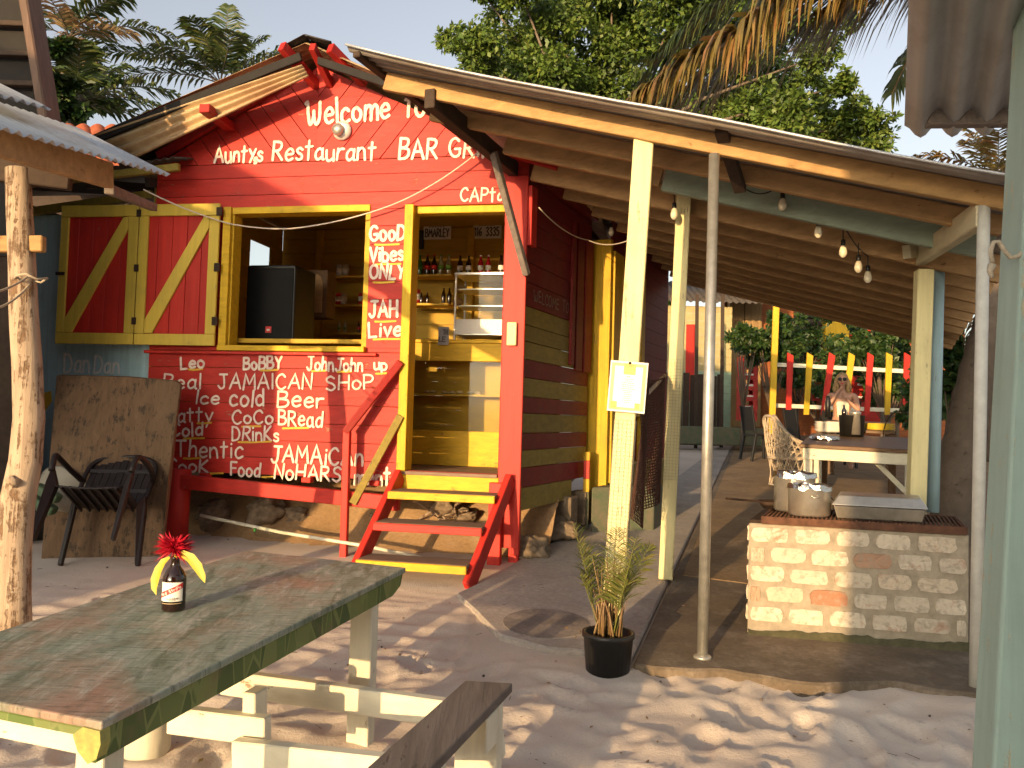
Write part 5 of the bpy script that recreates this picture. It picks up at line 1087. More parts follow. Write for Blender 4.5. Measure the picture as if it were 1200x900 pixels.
def plate(a, c, s, label, d=2.26):
    u0, z0 = ip(a[0], c[1], d); u1, z1 = ip(c[0], a[1], d); t = thing('number_plate', IN((u0 + u1) / 2, z0, d), label, 'number plate', 'number plates in the shack')
    b = MB(); wbox(b, FP, u0, u1, z0, z1, -d, -d + .004); pl = b.build('plate', whitep, t, bevel=.001)
    b = MB(); h_ = z1 - z0; text(b, s, u0 + h_ * .16, z0 + h_ * .2, u1 - h_ * .16, z0 + h_ * .2, h_ * .55, h_ * .09, FP, -d + .005, jit=0, sp=.22)
    for i in range(6): wbox(b, FP, u0 + (u1 - u0) * (.2 + i * .1), u0 + (u1 - u0) * (.26 + i * .1), z1 - h_ * .14, z1 - h_ * .08, -d + .005, -d + .006)
    b.build('lettering', ink, t)
plate((496, 264), (529, 281), 'BMARLEY', 'old number plate reading BMARLEY above the soda bottles'); plate((554, 262), (588, 280), '116 3335', 'old number plate with figures above the red soda bottles')
for a, c, lab in (((517, 242), (536, 260), 'dark framed picture above the first number plate'), ((542, 242), (563, 260), 'dark framed picture in the middle of the top row'), ((564, 243), (578, 259), 'small dark picture at the right of the top row'), ((486, 270), (497, 292), 'small red and black pennant beside the number plate')):
    u0, z0 = ip(a[0], c[1], 2.26); u1, z1 = ip(c[0], a[1], 2.26); b = MB(); wbox(b, FP, u0, u1, z0, z1, -2.265, -2.25, 0); wbox(b, FP, u0 + .02, u1 - .02, z0 + .02, z1 - .02, -2.249, -2.247, 1); b.build('wall_picture', [black_pl, plain('dim_picture', (.05, .045, .05), .5, 0, .8, 9) if 'dim_picture' not in MATS else MATS['dim_picture']], label=lab, cat='picture')
u0, z0 = ip(513, 404, .92); u1, z1 = ip(526, 383, .92); t = thing('paper_notice', IN(u0, z0, .92), 'grey paper notice with black letters propped on the counter', 'notice')
b = MB(); wbox(b, FP, u0, u1, z0, z1, -.93, -.926); b.build('sheet', plain('grey_paper', (.34, .34, .35), .8), t)
b = MB(); h_ = z1 - z0; text(b, 'TH', u0 + h_ * .28, z0 + h_ * .58, u1 - h_ * .06, z0 + h_ * .58, h_ * .26, h_ * .07, FP, -.925, jit=0); text(b, 'LE', u0 + h_ * .06, z0 + h_ * .18, u1 - h_ * .2, z0 + h_ * .18, h_ * .26, h_ * .07, FP, -.925, jit=0); b.build('lettering', ink, t)
# ceiling of the shack
b = MB(); wbox(b, FP, .0, 3.24, 3.57, 3.60, -2.6, -.03); b.build('ceiling', yel_in, hut)
# ------------------------------------------------------------------ left corner: plywood, fallen chair, tub
pb0, pb1 = gp(48, 655), gp(190, 652); pt0, pt1 = at(66, 440, 6.45), at(212, 444, 6.45)
b = MB(); b.prism([pb0, pb1, at(197, 560, 6.1), pt1 - UP * .05, at(206, 447, 6.45), at(150, 442, 6.45), pt0], V((0, .035, .01))); b.build('plywood_sheet', ply_w, label='weathered brown plywood sheet leaning on the blue shack', cat='plywood', bevel=.004)
ch = thing('plastic_chair', V((0, 0, 0)), 'dark brown plastic armchair tipped back against the plywood sheet', 'chair')
def CB(nm, mb, bev=.006): return mb.build(nm, brown_pl, ch, bevel=bev, seg=2)
# local frame: seat centre above origin, front = -y
b = MB(); vs = []
for j in range(7):
    for i in range(9): x = -.22 + .44 * i / 8; y = -.22 + .42 * j / 6; vs.append((x, y, .42 - .02 * math.cos(x * 6) - (.02 if j == 0 else 0)))
b.add(vs, [(j * 9 + i, j * 9 + i + 1, (j + 1) * 9 + i + 1, (j + 1) * 9 + i) for j in range(6) for i in range(8)], 0, True); so_ = b.build('seat', brown_pl, ch); solid(so_, .012)
b = MB(); pts = [(-.23, .20, .40), (-.25, .25, .62), (-.24, .29, .78), (-.17, .32, .86), (0, .33, .89), (.17, .32, .86), (.24, .29, .78), (.25, .25, .62), (.23, .20, .40)]; b.tube([V(p) for p in smooth_pts(pts, 3)], .018, 8)
CB('back_frame', b, 0)
b = MB()
for i in range(9): x = -.20 + .40 * i / 8; b.beam(V((x, .20, .44)), V((x * 1.02, .315, .85 - abs(x) * .25)), .047, .008, up=V((0, 1, 0)))
b.beam(V((-.24, .235, .56)), V((.24, .235, .56)), .014, .03); b.beam(V((-.235, .285, .74)), V((.235, .285, .74)), .014, .03); CB('back_slats', b, .002)
for sg in (-1, 1):
    b = MB(); b.tube([V(p) for p in smooth_pts([(sg * .25, .26, .64), (sg * .285, .1, .655), (sg * .29, -.1, .65), (sg * .275, -.22, .62), (sg * .265, -.235, .5)], 3)], .02, 8); CB('arm', b, 0)
    b = MB(); b.prism([V((sg * .22, -.20, .42)), V((sg * .27, -.23, .55)), V((sg * .275, -.25, .42)), V((sg * .27, -.28, 0)), V((sg * .24, -.26, 0))], V((0, .05, 0))); CB('leg', b)
    b = MB(); b.prism([V((sg * .21, .19, .42)), V((sg * .25, .22, .50)), V((sg * .265, .24, .42)), V((sg * .28, .32, 0)), V((sg * .25, .31, 0))], V((0, -.05, 0))); CB('leg', b)
b = MB()
for i in range(7): x = -.18 + .36 * i / 6; b.beam(V((x, -.22, .385)), V((x, .2, .385)), .012, .02)
CB('seat_ribs', b, 0)
ch.location = V((-2.90, 5.62, G(5.7) + .155)); ch.rotation_euler = (Matrix.Rotation(R(6), 3, 'Z') @ Matrix.Rotation(R(-29), 3, 'X')).to_euler()
tb = thing('plastic_tub', gp(55, 640), 'pale wide tub tilted on its side behind the fallen chair', 'tub')
b = MB(); rt_ = (Matrix.Rotation(R(-62), 3, 'X') @ Matrix.Rotation(R(12), 3, 'Y')); tc_ = at(58, 592, 6.15); b.lathe([(0, -.02), (.15, 0), (.21, .18), (.235, .19), (.225, .175), (.14, .015), (0, .01)], tc_, 28, 0, rt_); b.build('basin', plain('dirty_white_plastic', (.34, .30, .23), .6), tb)
for px, py, lab in ((45, 578, 'dull green folded bag in the tilted tub, upper one'), (40, 592, 'dull green folded bag in the tilted tub, lower one')): q = at(px + 10, py, 5.95); b = MB(); b.box(q, (.20, .1, .07), Matrix.Rotation(R(28), 3, 'Y'), 0); b.build('folded_bag', bag_m, label=lab, cat='bag', group='bags in the tub', bevel=.02, seg=3)
b = MB(); b.blob(gp(20, 640) + V((0, .3, .22)), (.22, .25, .3), 4, .4, 3); b.build('dark_sack', black_pl, label='dark bulging sack behind the log post', cat='sack')
# under the shack: stones, stick, bottle, pot
random.seed(3)
for i, (px, py, r_, dz) in enumerate(((312, 600, .16, .10), (250, 602, .13, .1), (648, 622, .17, .1), (664, 604, .13, .1), (622, 646, .15, .06), (270, 640, .12, .05), (350, 606, .10, .12), (438, 610, .08, .1), (520, 592, .11, .1), (545, 606, .09, .1))):
    Y = 7.4 if px < 600 else None; q = gp(px, py, dz) if px > 600 else at(px, py, 7.15 if px < 460 else 6.9)
    b = MB(); b.blob(q, (r_ * rnd(.9, 1.3), r_, r_ * rnd(.7, .95)), i + 2, .5, 4, fr=1.3); b.build('boulder', rock_m, label=('dark boulder under the middle of the red beam', 'dark boulder behind the red round post', 'large grey boulder under the striped side, middle', 'grey boulder under the striped side, farthest back', 'grey boulder under the striped side, nearest the corner', 'low boulder beside the round red post foot', 'small stone right of the dark boulder under the red beam', 'small stone near the handrail foot', 'stone behind the top tread of the steps', 'stone behind the middle tread of the steps')[i], cat='boulder', group='boulders under the shack')
for i, (px, py, w_, h_, lab) in enumerate(((660, 596, .20, .2, 'square concrete block under the striped side, nearest'), (680, 588, .16, .2, 'square concrete block under the striped side, beside the stake'))): q = gp(px, py + 22, .1); b = MB(); b.box(q + UP * .12, (w_, .2, .32), Matrix.Rotation(-A24, 3, 'Z')); b.build('concrete_block', rock_m, label=lab, cat='block', bevel=.015, group='blocks under the shack')
b = MB(); b.tube([at(235, 604, 6.75), at(330, 624, 6.55), at(430, 640, 6.3), at(500, 655, 6.1)], .014, 8); b.build('white_pipe', cream_x, label='long pale pipe lying across the soil under the shack', cat='pipe')
bq_ = at(318, 622, 6.45); t = thing('plastic_bottle', bq_, 'clear crumpled plastic bottle lying under the shack', 'bottle'); rq = V((1, -.15, -.12)).to_track_quat('Z', 'Y').to_matrix()
b = MB(); b.lathe([(0, 0), (.042, .004), (.046, .02), (.044, .2), (.03, .25), (.014, .27), (.014, .29), (0, .29)], bq_ - V((.12, 0, 0)), 16, 0, rq); b.build('body', pglass, t); b = MB(); b.lathe([(.016, -.018), (.016, .0), (0, .0)], bq_ - V((.12, 0, 0)), 10, 0, rq); b.build('cap', LQ['green'], t)
b = MB(); q = gp(232, 632, .0) + V((0, .3, 0)); b.lathe([(0, 0), (.09, 0), (.12, .24), (.13, .25), (.11, .24), (0, .2)], q, 18); b.build('bucket', rock_m, label='grey bucket behind the round red post', cat='bucket')
random.seed(8)
for k in range(7):
    q = at(rnd(490, 560), rnd(580, 600), 6.9); b = MB(); pts = [q]
    for j in range(6): pts.append(pts[-1] + V((rnd(-.09, .09), rnd(-.09, .02), rnd(-.05, .03))))
    b.tube(pts, [.014, .012, .01, .009, .007, .006, .003], 6); b.build('bare_root', log_w, label='tangled bare root in the soil behind the steps', cat='root', group='roots behind the steps')
# ------------------------------------------------------------------ dining corner at the back of the lean-to
def dtable(nm, a, wv, lv, top_m, label, apron=None, th=.04, legs=True, hz=.75):
    t = thing(nm, grd(a + wv * .5 + lv * .5, .05), label, 'table'); wn, ln = wv.normalized(), lv.normalized()
    b = MB(); b.fbox(a, wv, lv, V((0, 0, -th))); b.build('tabletop', top_m, t, bevel=.006)
    if apron: b = MB(); b.fbox(a + wn * .03 + ln * .03 - UP * (th + .001), wv - wn * .06, ln * .03, V((0, 0, -.12))); b.build('apron', apron, t, bevel=.004)
    for s, q in ((.03, .04), (.92, .04), (.03, .93), (.92, .93)):
        p = a + wv * s + lv * q - UP * (th + .002); b = MB(); b.fbox(p, wn * .09, ln * .07, V((0, 0, -(p.z - G(p.y) - .03)))); b.build('leg', apron or top_m, t, bevel=.004)
    return t
ta, tb_ = gp(937, 520, .80), gp(1080, 528, .80)
SLU = UP * (SLOPE * D.y)
dtable('dining_table', ta, tb_ - ta, (D + SLU) * 1.9, brown_w, 'brown topped dining table with cream legs under the lean-to, nearest the grill', cream_x)
tc2 = ta + (D + SLU) * 2.05 + (tb_ - ta) * .05; tw2 = (tb_ - ta) * .78
dtable('dining_table', tc2 + UP * .06, tw2, (D + SLU) * 2.3, brown_w, 'dark brown dining table farther back where the woman sits')
b = MB(); p = ta + (tb_ - ta) * .55 - UP * .05; b.beam(p + D * .3, p + (tb_ - ta) * .36 - UP * .42 + D * .3, .04, .05); b.build('table_brace', cream_x, label='cream diagonal brace under the nearest dining table', cat='brace')
def on_t(px, py): return gp(px, py, .803)
def stack(px, py, wpx, n, m, label, nm='plate_stack'):
    c = on_t(px, py); r_ = wpx / 2 * c.y / F; b = MB()
    for i in range(n): b.lathe([(0, .0), (r_ * .6, .002), (r_, .018), (r_ * 1.0, .022), (r_ * .6, .008), (0, .008)], c + V((rnd(-.01, .01), rnd(-.01, .01), i * .012)), 24)
    return b.build(nm, m, label=label, cat='plates')
stack(973, 507, 35, 11, whitep, 'stack of white plates on the nearest dining table'); stack(1029, 508, 36, 10, yellow_pl, 'stack of yellow plates on the nearest dining table')
c = on_t(966, 515); b = MB(); foil_lid(b, c, .15, .03, 77); b.lathe([(.14, 0), (.15, .02)], c, 20); b.build('foil_tray', foil, label='foil covered tray in front of the white plates', cat='tray')
c = on_t(998, 511); s_ = c.y / F; t = thing('ice_bucket', c, 'black pot holding a shiny steel canister on the dining table', 'bucket')
b = MB(); b.lathe([(0, 0), (13 * s_, .0), (14.5 * s_, 24 * s_), (14.8 * s_, 24.4 * s_), (14 * s_, 24 * s_), (12 * s_, .02), (0, .02)], c, 24); b.build('outer_pot', black_pl, t)
b = MB(); b.lathe([(0, .02), (6 * s_, .02), (6.2 * s_, 26 * s_), (7 * s_, 27 * s_), (5 * s_, 29 * s_), (0, 30 * s_)], c + V((0, -9 * s_, 0)), 20); b.build('steel_canister', steel, t)
b = MB(); pts = [at(1035 + 32 * (1 - math.cos(a)), 512 - 28 * math.sin(a), 9.6) for a in [i * .157 * 1.0 for i in range(21)]]; pts = [at(1035 + 20 - 20 * math.cos(i * math.pi / 14), 512 - 30 * math.sin(i * math.pi / 14), 9.6) for i in range(15)]; b.tube(pts, .006, 6); b.build('wire_arch', iron, label='thin black wire arch standing at the right of the dining table', cat='wire rack')
def zc2(px, py): return gp(px, py, .865)
c = zc2(970, 489); s_ = c.y / F; b = MB(); b.lathe([(0, 0), (3 * s_, 0), (3.1 * s_, 18 * s_), (2.3 * s_, 20 * s_), (2.3 * s_, 25 * s_), (0, 25.5 * s_)], c, 16); b.build('flask', black_pl, label='tall black flask on the far dining table', cat='flask')
c = zc2(989, 491); t = thing('drink_bottle', c, 'dark drink bottle in front of the seated woman', 'bottle'); h_ = .22; b = MB(); b.lathe([(0, 0), (.035, .005), (.036, .13), (.014, .18), (.013, h_), (0, h_)], c, 14); b.build('body', bglass, t)
# chairs
def blackchair(loc, rz, label, group='black dining chairs'):
    t = thing('dining_chair', (0, 0, 0), label, 'chair', group)
    b = MB(); b.box((0, 0, .45), (.42, .42, .04)); b.build('seat', black_pl, t, bevel=.01)
    for sx in (-1, 1):
        b = MB(); b.beam(V((sx * .18, .18, .43)), V((sx * .19, .20, 0)), .04, .04, up=V((0, 1, 0))); b.build('leg', black_pl, t, bevel=.004)
        b = MB(); b.beam(V((sx * .18, -.20, .47)), V((sx * .18, -.28, .95)), .04, .03, up=V((0, 1, 0))); b.build('back_post', black_pl, t, bevel=.004)
        b = MB(); b.beam(V((sx * .18, -.19, .43)), V((sx * .19, -.27, 0)), .04, .04, up=V((0, 1, 0))); b.build('leg', black_pl, t, bevel=.004)
    b = MB(); b.prism([V((-.16, -.215, .52)), V((.16, -.215, .52)), V((.16, -.278, .93)), V((-.16, -.278, .93))], V((0, .015, 0))); b.build('backrest', black_pl, t, bevel=.004)
    t.location = V(loc); t.rotation_euler = (0, 0, rz); return t
p = gp(893, 541, .05); b1 = blackchair(p + V((.05, .3, 0)), R(-75), 'slim black chair standing alone left of the wicker chairs')
p = at(944, 480, 12.9); dup(b1, grd(p, .05), (0, 0, R(-80)), 'black slatted chair between the far wicker chair and the woman')
def wicker(loc, rz, label):
    t = thing('wicker_chair', (0, 0, 0), label, 'chair', 'pale wicker chairs'); b = MB()
    rim = [V((-.30, .22, .62)), V((-.34, .0, .66)), V((-.33, -.18, .78)), V((-.24, -.30, .95)), V((-.10, -.34, 1.04)), V((.10, -.34, 1.04)), V((.24, -.30, .95)), V((.33, -.18, .78)), V((.34, 0, .66)), V((.30, .22, .62))]
    rim = [V(p) for p in smooth_pts([tuple(p) for p in rim], 4)]; b.tube(rim, .022, 8); b.build('rim', wicker_m, t)
    base = [V((-.27, .22, .40)), V((-.29, 0, .40)), V((-.26, -.16, .40)), V((-.17, -.25, .40)), V((-.06, -.28, .40)), V((.06, -.28, .40)), V((.17, -.25, .40)), V((.26, -.16, .40)), V((.29, 0, .40)), V((.27, .22, .40))]; base = [V(p) for p in smooth_pts([tuple(p) for p in base], 4)]
    b = MB(); n_ = len(rim)
    for i in range(0, n_, 2):
        for k in (-4, 4):
            j = i + k
            if 0 <= j < n_: m_ = (rim[i] + base[j]) / 2; m_ += V((m_.x, m_.y, 0)) * .06; b.tube([rim[i], m_, base[j]], .0075, 5, caps=False)
    for f in (.3, .6): b.tube([rim[i].lerp(base[i], f) for i in range(n_)], .008, 5, caps=False)
    b.build('back_lattice', wicker_m, t)
    b = MB(); b.lathe([(0, .40), (.28, .40), (.30, .42), (.28, .45), (0, .455)], (0, -.02, 0), 24); b.build('seat', wicker_m, t)
    foot = [V((.27 * math.cos(i * .2618), .26 * math.sin(i * .2618) - .02, .02)) for i in range(25)]; up_ = [V((.28 * math.cos(i * .2618), .27 * math.sin(i * .2618) - .02, .40)) for i in range(25)]
    b = MB(); b.tube(foot, .016, 6, caps=False)
    for i in range(0, 24, 2):
        for k in (-2, 2): b.tube([up_[i], (up_[i] + foot[(i + k) % 24]) * .48 + V((0, 0, .01)), foot[(i + k) % 24]], .0075, 5, caps=False)
    b.build('skirt', wicker_m, t); t.location = V(loc); t.rotation_euler = (0, 0, rz); t.scale = (.88, .88, .88); return t
p = gp(943, 568, .05); w1 = wicker(p + V((.0, .35, 0)), R(-100), 'pale wicker armchair nearest the grill at the left of the dining table')
p = zc2(922, 497); q_ = p + V((.0, -.1, 0)); dup(w1, grd(q_, .05), (0, 0, R(-82)), 'pale wicker armchair farther back at the left of the dining table')
# the woman
WY = 13.4
def WP(px, py, dy=0): return at(px, py, WY + dy)
wm = thing('person', grd(WP(986, 500), .05), 'blonde woman in sunglasses and a pale strapless top drinking at the far table', 'person')
def skinmesh(nm, verts, edges, mat, parent, root=0, sub=2):
    me = bpy.data.meshes.new(nm); o0 = ORG[parent]; me.from_pydata([tuple(V(v[0]) - o0) for v in verts], edges, []); me.materials.append(mat)
    o = bpy.data.objects.new(nm, me); COL.objects.link(o); o.parent = parent; ORG[o] = o0
    md = o.modifiers.new('skin', 'SKIN'); md.use_smooth_shade = True
    for i, v in enumerate(verts):
        r_ = v[1] if isinstance(v[1], tuple) else (v[1], v[1]); me.skin_vertices[0].data[i].radius = r_; me.skin_vertices[0].data[i].use_root = (i == root)
    s = o.modifiers.new('sub', 'SUBSURF'); s.levels = sub; s.render_levels = sub; return o
hd = WP(987, 446); mouth = WP(987, 451, -.14)
pel = V((hd.x, WY + .02, hd.z - .78)); chest = V((hd.x, WY + .03, hd.z - .38)); neck0 = V((hd.x, WY + .03, hd.z - .20)); neck1 = V((hd.x, WY + .01, hd.z - .10))
shl, shr = V((hd.x - .19, WY + .03, hd.z - .235)), V((hd.x + .19, WY + .03, hd.z - .235)); el, er = V((hd.x - .25, WY - .20, hd.z - .50)), V((hd.x + .25, WY - .20, hd.z - .50))
hl, hr_ = V((hd.x - .035, WY - .16, hd.z - .15)), V((hd.x + .06, WY - .22, hd.z - .30))
kl, kr = V((hd.x - .14, WY - .44, pel.z + .02)), V((hd.x + .14, WY - .44, pel.z + .02)); fl1, fr1 = V((kl.x, WY - .40, G(WY) + .08)), V((kr.x, WY - .40, G(WY) + .08))
vv = [(pel, (.17, .12)), ((pel + chest) / 2, (.13, .10)), (chest, (.15, .105)), (neck0, .06), (neck1, .05), (shl, .062), (shr, .062), ((shl + el) / 2, .045), ((shr + er) / 2, .045), (el, .038), (er, .038), (el.lerp(hl, .6), .032), (er.lerp(hr_, .6), .032), (hl - (hl - el).normalized() * .05, .024), (hr_ - (hr_ - er).normalized() * .05, .024),
      (kl, .07), (kr, .07), (fl1, .04), (fr1, .04), (V((pel.x - .10, pel.y - .08, pel.z)), .095), (V((pel.x + .10, pel.y - .08, pel.z)), .095), (fl1 - V((0, .14, .02)), .03), (fr1 - V((0, .14, .02)), .03), (hl, (.03, .018)), (hr_, (.03, .018))]
ee = [(0, 1), (1, 2), (2, 3), (3, 4), (2, 5), (2, 6), (5, 7), (6, 8), (7, 9), (8, 10), (9, 11), (10, 12), (11, 13), (12, 14), (0, 19), (0, 20), (19, 15), (20, 16), (15, 17), (16, 18), (17, 21), (18, 22), (13, 23), (14, 24)]
for hnd, idx, sg in ((hl, 23, 1), (hr_, 24, -1)):
    for k in range(5):
        o = hnd + V((sg * (.012 - .0 * k), -.012, -.02 + .018 * k)); a = len(vv)
        L_ = (.05, .065, .072, .066, .05)[k]
        vv += [(o + V((sg * .02, -.012, .012)), .0095), (o + V((sg * (.02 + L_ * .45), -.028 if k else .0, .014 + .004 * k)), .0088), (o + V((sg * (.012 + L_ * .6), -.05 if k else .02, .012)), .0075)]
        ee += [(idx, a), (a, a + 1), (a + 1, a + 2)]
skinmesh('body', vv, ee, skin_m, wm)
b = MB(); b.blob(hd, (.073, .092, .108), 1, .05, 3, fr=1); 
for v_i in range(len(b.v)):      # shape the face: jaw narrows, brow and cheeks
    p = V(b.v[v_i]) - hd; k = max(0, -p.z / .108); p.x *= 1 - .28 * k; p.y -= .012 * k if p.y < 0 else 0; b.v[v_i] = tuple(hd + p)
b.blob(hd + V((0, -.094, -.012)), (.013, .018, .022), 2, .05, 2)
b.blob(hd + V((-.074, .005, -.01)), (.012, .022, .032), 2, .05, 2); b.blob(hd + V((.074, .005, -.01)), (.012, .022, .032), 2, .05, 2); b.build('head', skin_m, wm)
b = MB(); b.blob(hd + V((0, -.083, -.052)), (.024, .012, .007), 2, .05, 2); b.build('mouth', label_r, wm)
b = MB()
for sx in (-1, 1): b.lathe([(0, .0), (.03, .001), (.031, .006), (0, .008)], hd + V((sx * .034, -.083, .018)), 16, 0, V((sx * .15, -1, 0)).to_track_quat('Z', 'Y').to_matrix()); b.beam(hd + V((sx * .062, -.075, .022)), hd + V((sx * .078, .01, .02)), .004, .008)
b.beam(hd + V((-.01, -.092, .022)), hd + V((.01, -.092, .022)), .006, .006); b.build('sunglasses', black_pl, wm)
b = MB(); b.blob(hd + V((0, .028, .032)), (.096, .092, .105), 5, .18, 3, fr=3)
random.seed(14)
for i in range(110):
    a = rnd(-2.5, 2.5); r_ = rnd(.07, .10); p0_ = hd + V((math.sin(a) * r_ * .9, .03 + .06 * math.cos(a) * (1 if math.cos(a) > 0 else .35), rnd(.02, .08))); L_ = rnd(.16, .30)
    b.tube([p0_, p0_ + V((math.sin(a) * .035, .012, -L_ * .4)), p0_ + V((math.sin(a) * .05 + rnd(-.02, .02), .01, -L_ * .75)), p0_ + V((math.sin(a) * .03 + rnd(-.03, .03), .0, -L_))], [.011, .012, .009, .002], 5, caps=False)
b.build('hair', hair_m, wm)
wm.rotation_euler = (0, 0, R(-22))
skinmesh('strapless_top', [(pel + UP * .05, (.178, .128)), (pel.lerp(chest, .5), (.142, .112)), (chest - UP * .0, (.158, .118)), (chest + UP * .06, (.15, .105))], [(0, 1), (1, 2), (2, 3)], dress_m, wm)
dup(b1, grd(V((pel.x, WY + .06, 0)), .02), (0, 0, R(180)), 'dark chair the seated woman sits on')
# picket fence, yellow post, crates, kerb
fc_ = thing('picket_fence', at(985, 495, 15.2), 'low fence of slanted red and yellow pickets on cream rails behind the dining table', 'fence')
FY = 15.2
def FQ(px, py, dy=0): return at(px, py, FY + dy)
for y0_, y1_ in ((427, 436), (475, 482)): b = MB(); b.beam(FQ(905, y0_, .05), FQ(1078, y1_, .05), .04, .075); b.build('rail', cream_x, fc_)
for px, sl_, m in ((925, 1, red_z), (947, 2, yel_z), (970, 5, red_z), (994, 4, yel_z), (1018, 2, red_z), (1041, 1, yel_z), (1062, 1, red_z)):
    b = MB(); a = FQ(px - 3 - sl_, 486); c = FQ(px + 3 - sl_, 486); d_ = FQ(px + 4 + sl_, 417); e = FQ(px - 3 + sl_, 413); b.prism([a, c, d_, e], V((0, .03, 0))); b.build('picket', m, fc_)
b = MB(); b.beam(at(904, 509, 15.0), at(910, 345, 15.0), .11, .11, up=N); b.build('yellow_post', yel_z, label='square yellow post between the beer crates and the picket fence', cat='post', bevel=.006)
b = MB(); k0 = at(700, 514, 16.2); b.fbox(at(780, 520, 16), V((2.3, -.3, 0)), V((0, .35, 0)), V((0, 0, .36))); b.build('green_kerb', greenc, label='low green painted kerb at the back of the patio', cat='kerb', bevel=.02)
def crate(c, w_, d_, h_, label, group):
    t = MB(); th = .02
    for sx in (-1, 1): t.box(c + V((sx * (w_ / 2 - th / 2), 0, h_ / 2)), (th, d_, h_))
    for sy in (-1, 1):
        y = sy * (d_ / 2 - th / 2)
        t.box(c + V((0, y, h_ * .22)), (w_ - .042, th, h_ * .44)); t.box(c + V((0, y, h_ * .93)), (w_ - .042, th, h_ * .14)); t.box(c + V((-w_ * .35, y, h_ * .65)), (w_ * .26, th, h_ * .41)); t.box(c + V((w_ * .35, y, h_ * .65)), (w_ * .26, th, h_ * .41))
        t.box(c + V((0, y * 1.01, h_ * .3)), (w_ * .5, th * 1.4, h_ * .16), None, 1)
    t.box(c + V((0, 0, .012)), (w_ - .042, d_ - .042, .02)); return t.build('beer_crate', [crate_m, label_w], label=label, cat='crate', group=group)
c0 = at(875, 493, 17.3); hcr = (at(875, 418, 17.3).z - c0.z) / 6
for i, lab in enumerate(('lowest', 'second from the bottom', 'third from the bottom', 'fourth from the bottom', 'fifth from the bottom', 'topmost')): crate(c0 + UP * hcr * i + V((rnd(-.01, .01), 0, 0)), .37, .30, hcr - .008, 'red beer crate in the tall stack by the tan pillar, ' + lab, 'stacked red beer crates')
c0 = at(1000, 474, 17.5)
for j, px in enumerate((1006, 1028, 958)):
    for i in range(2 if px != 958 else 1): q = at(px, 470, 17.4); crate(q + UP * (.27 * i), .37, .3, .26, ('red beer crate behind the picket fence beside the woman, ', 'red beer crate behind the picket fence at its red picket, ', 'red beer crate behind the picket fence on the left, single')[j] + ('' if px == 958 else ('lower', 'upper')[i]), 'crates behind the fence')
# far buildings
bb_ = thing('red_yellow_building', at(960, 500, 21), 'red and yellow building with tan pillars behind the fence', 'building'); BY = 20.5
def bpanel(nm, x0, x1, y0, y1, m, d=0, th=.1): a = at(x0, y1, BY + d); c = at(x1, y1, BY + d); b = MB(); b.fbox(a, c - a, V((0, th, 0)), V((0, 0, at(x0, y0, BY + d).z - a.z))); return b.build(nm, m, bb_)
tan_w = wood('tan_painted_wall', (.40, .25, .11), (.3, .2, .1), 'z', .1, .7); or_w = wood('orange_brown_wall', (.38, .12, .04), (.25, .1, .05), 'x', .15, .7)
wl_ = bpanel('wall', 846, 1130, 290, 520, or_w); bpanel('pillar', 853, 870, 290, 500, tan_w, -.3, .25); bpanel('pillar', 871, 891, 290, 500, tan_w, -.25, .22); bpanel('pillar', 966, 994, 300, 500, yel_z, -.3, .25); bpanel('red_panel', 995, 1032, 300, 500, red_x, -.12)
lv_ = bpanel('louvre_window', 930, 964, 348, 420, dark_w, -.06, .05)
b = MB(); 
for i in range(8): b.beam(at(931, 354 + i * 8.4, BY - .1), at(963, 355 + i * 8.4, BY - .1), .05, .07, up=V((0, .5, 1)))
b.build('slats', roofdark, lv_)
gh_ = thing('pale_green_house', at(800, 500, 19.5), 'pale yellow and green boarded house seen between the posts', 'house'); GY = 19.0
b = MB(); z0 = G(19) - .2
for i in range(20): a = at(768, 500, GY); b.beam(V((a.x - .5, GY, z0 + .17 * i)), V((a.x + 1.75, GY, z0 + .17 * i)), .03, .165, up=V((0, -.12, 1)), mi=0 if i < 11 else 1)
b.build('wall', [plain('mint_boards', (.28, .38, .28), .7, 0, .2, 8), plain('pale_yellow_boards', (.42, .35, .17), .7, 0, .2, 8)], gh_)
b = MB(); a = at(803, 470, GY - .06); c = at(813, 470, GY - .06); b.fbox(a, c - a, V((0, .05, 0)), V((0, 0, 1.8))); b.build('door', red_z, gh_)
b = MB(); corr(b, at(760, 352, GY - .4), V((3.2, 0, 0)), V((0, 2, .8)), pitch=.15, amp=.02); solid(b.build('roof', zinc_dark, gh_))
b = MB(); a = at(776, 500, 17.2); c = at(848, 500, 17.2); n_ = 9
for i in range(n_): p = a.lerp(c, i / n_); b.fbox(V((p.x, 17.2 + rnd(0, .02), G(17) - .1)), V(((c.x - a.x) / n_ - .012, 0, 0)), V((0, .03, 0)), V((0, 0, 1.62 + rnd(-.03, .03))))
b.build('board_fence', dark_w, label='low dark board fence in front of the pale green house', cat='fence')
for x_ in (779, 816, 846): b = MB(); b.beam(gp(x_ - 1, 530, .0) * 0 + V((at(x_, 480, 16.5).x, 16.5, G(16.5))), at(x_ + 1, 345, 16.5), .07, .07, up=N); b.build('darkening_post', dark_w, label={779: 'dark slim post added to darken the yard, nearest the cream post', 816: 'dark slim post added to darken the yard, just left of the metal pole', 846: 'dark slim post added to darken the yard, left of the tan pillar'}[x_], cat='post', group='slim posts added to darken the yard')  # dark posts added to stand in for shade on the house behind
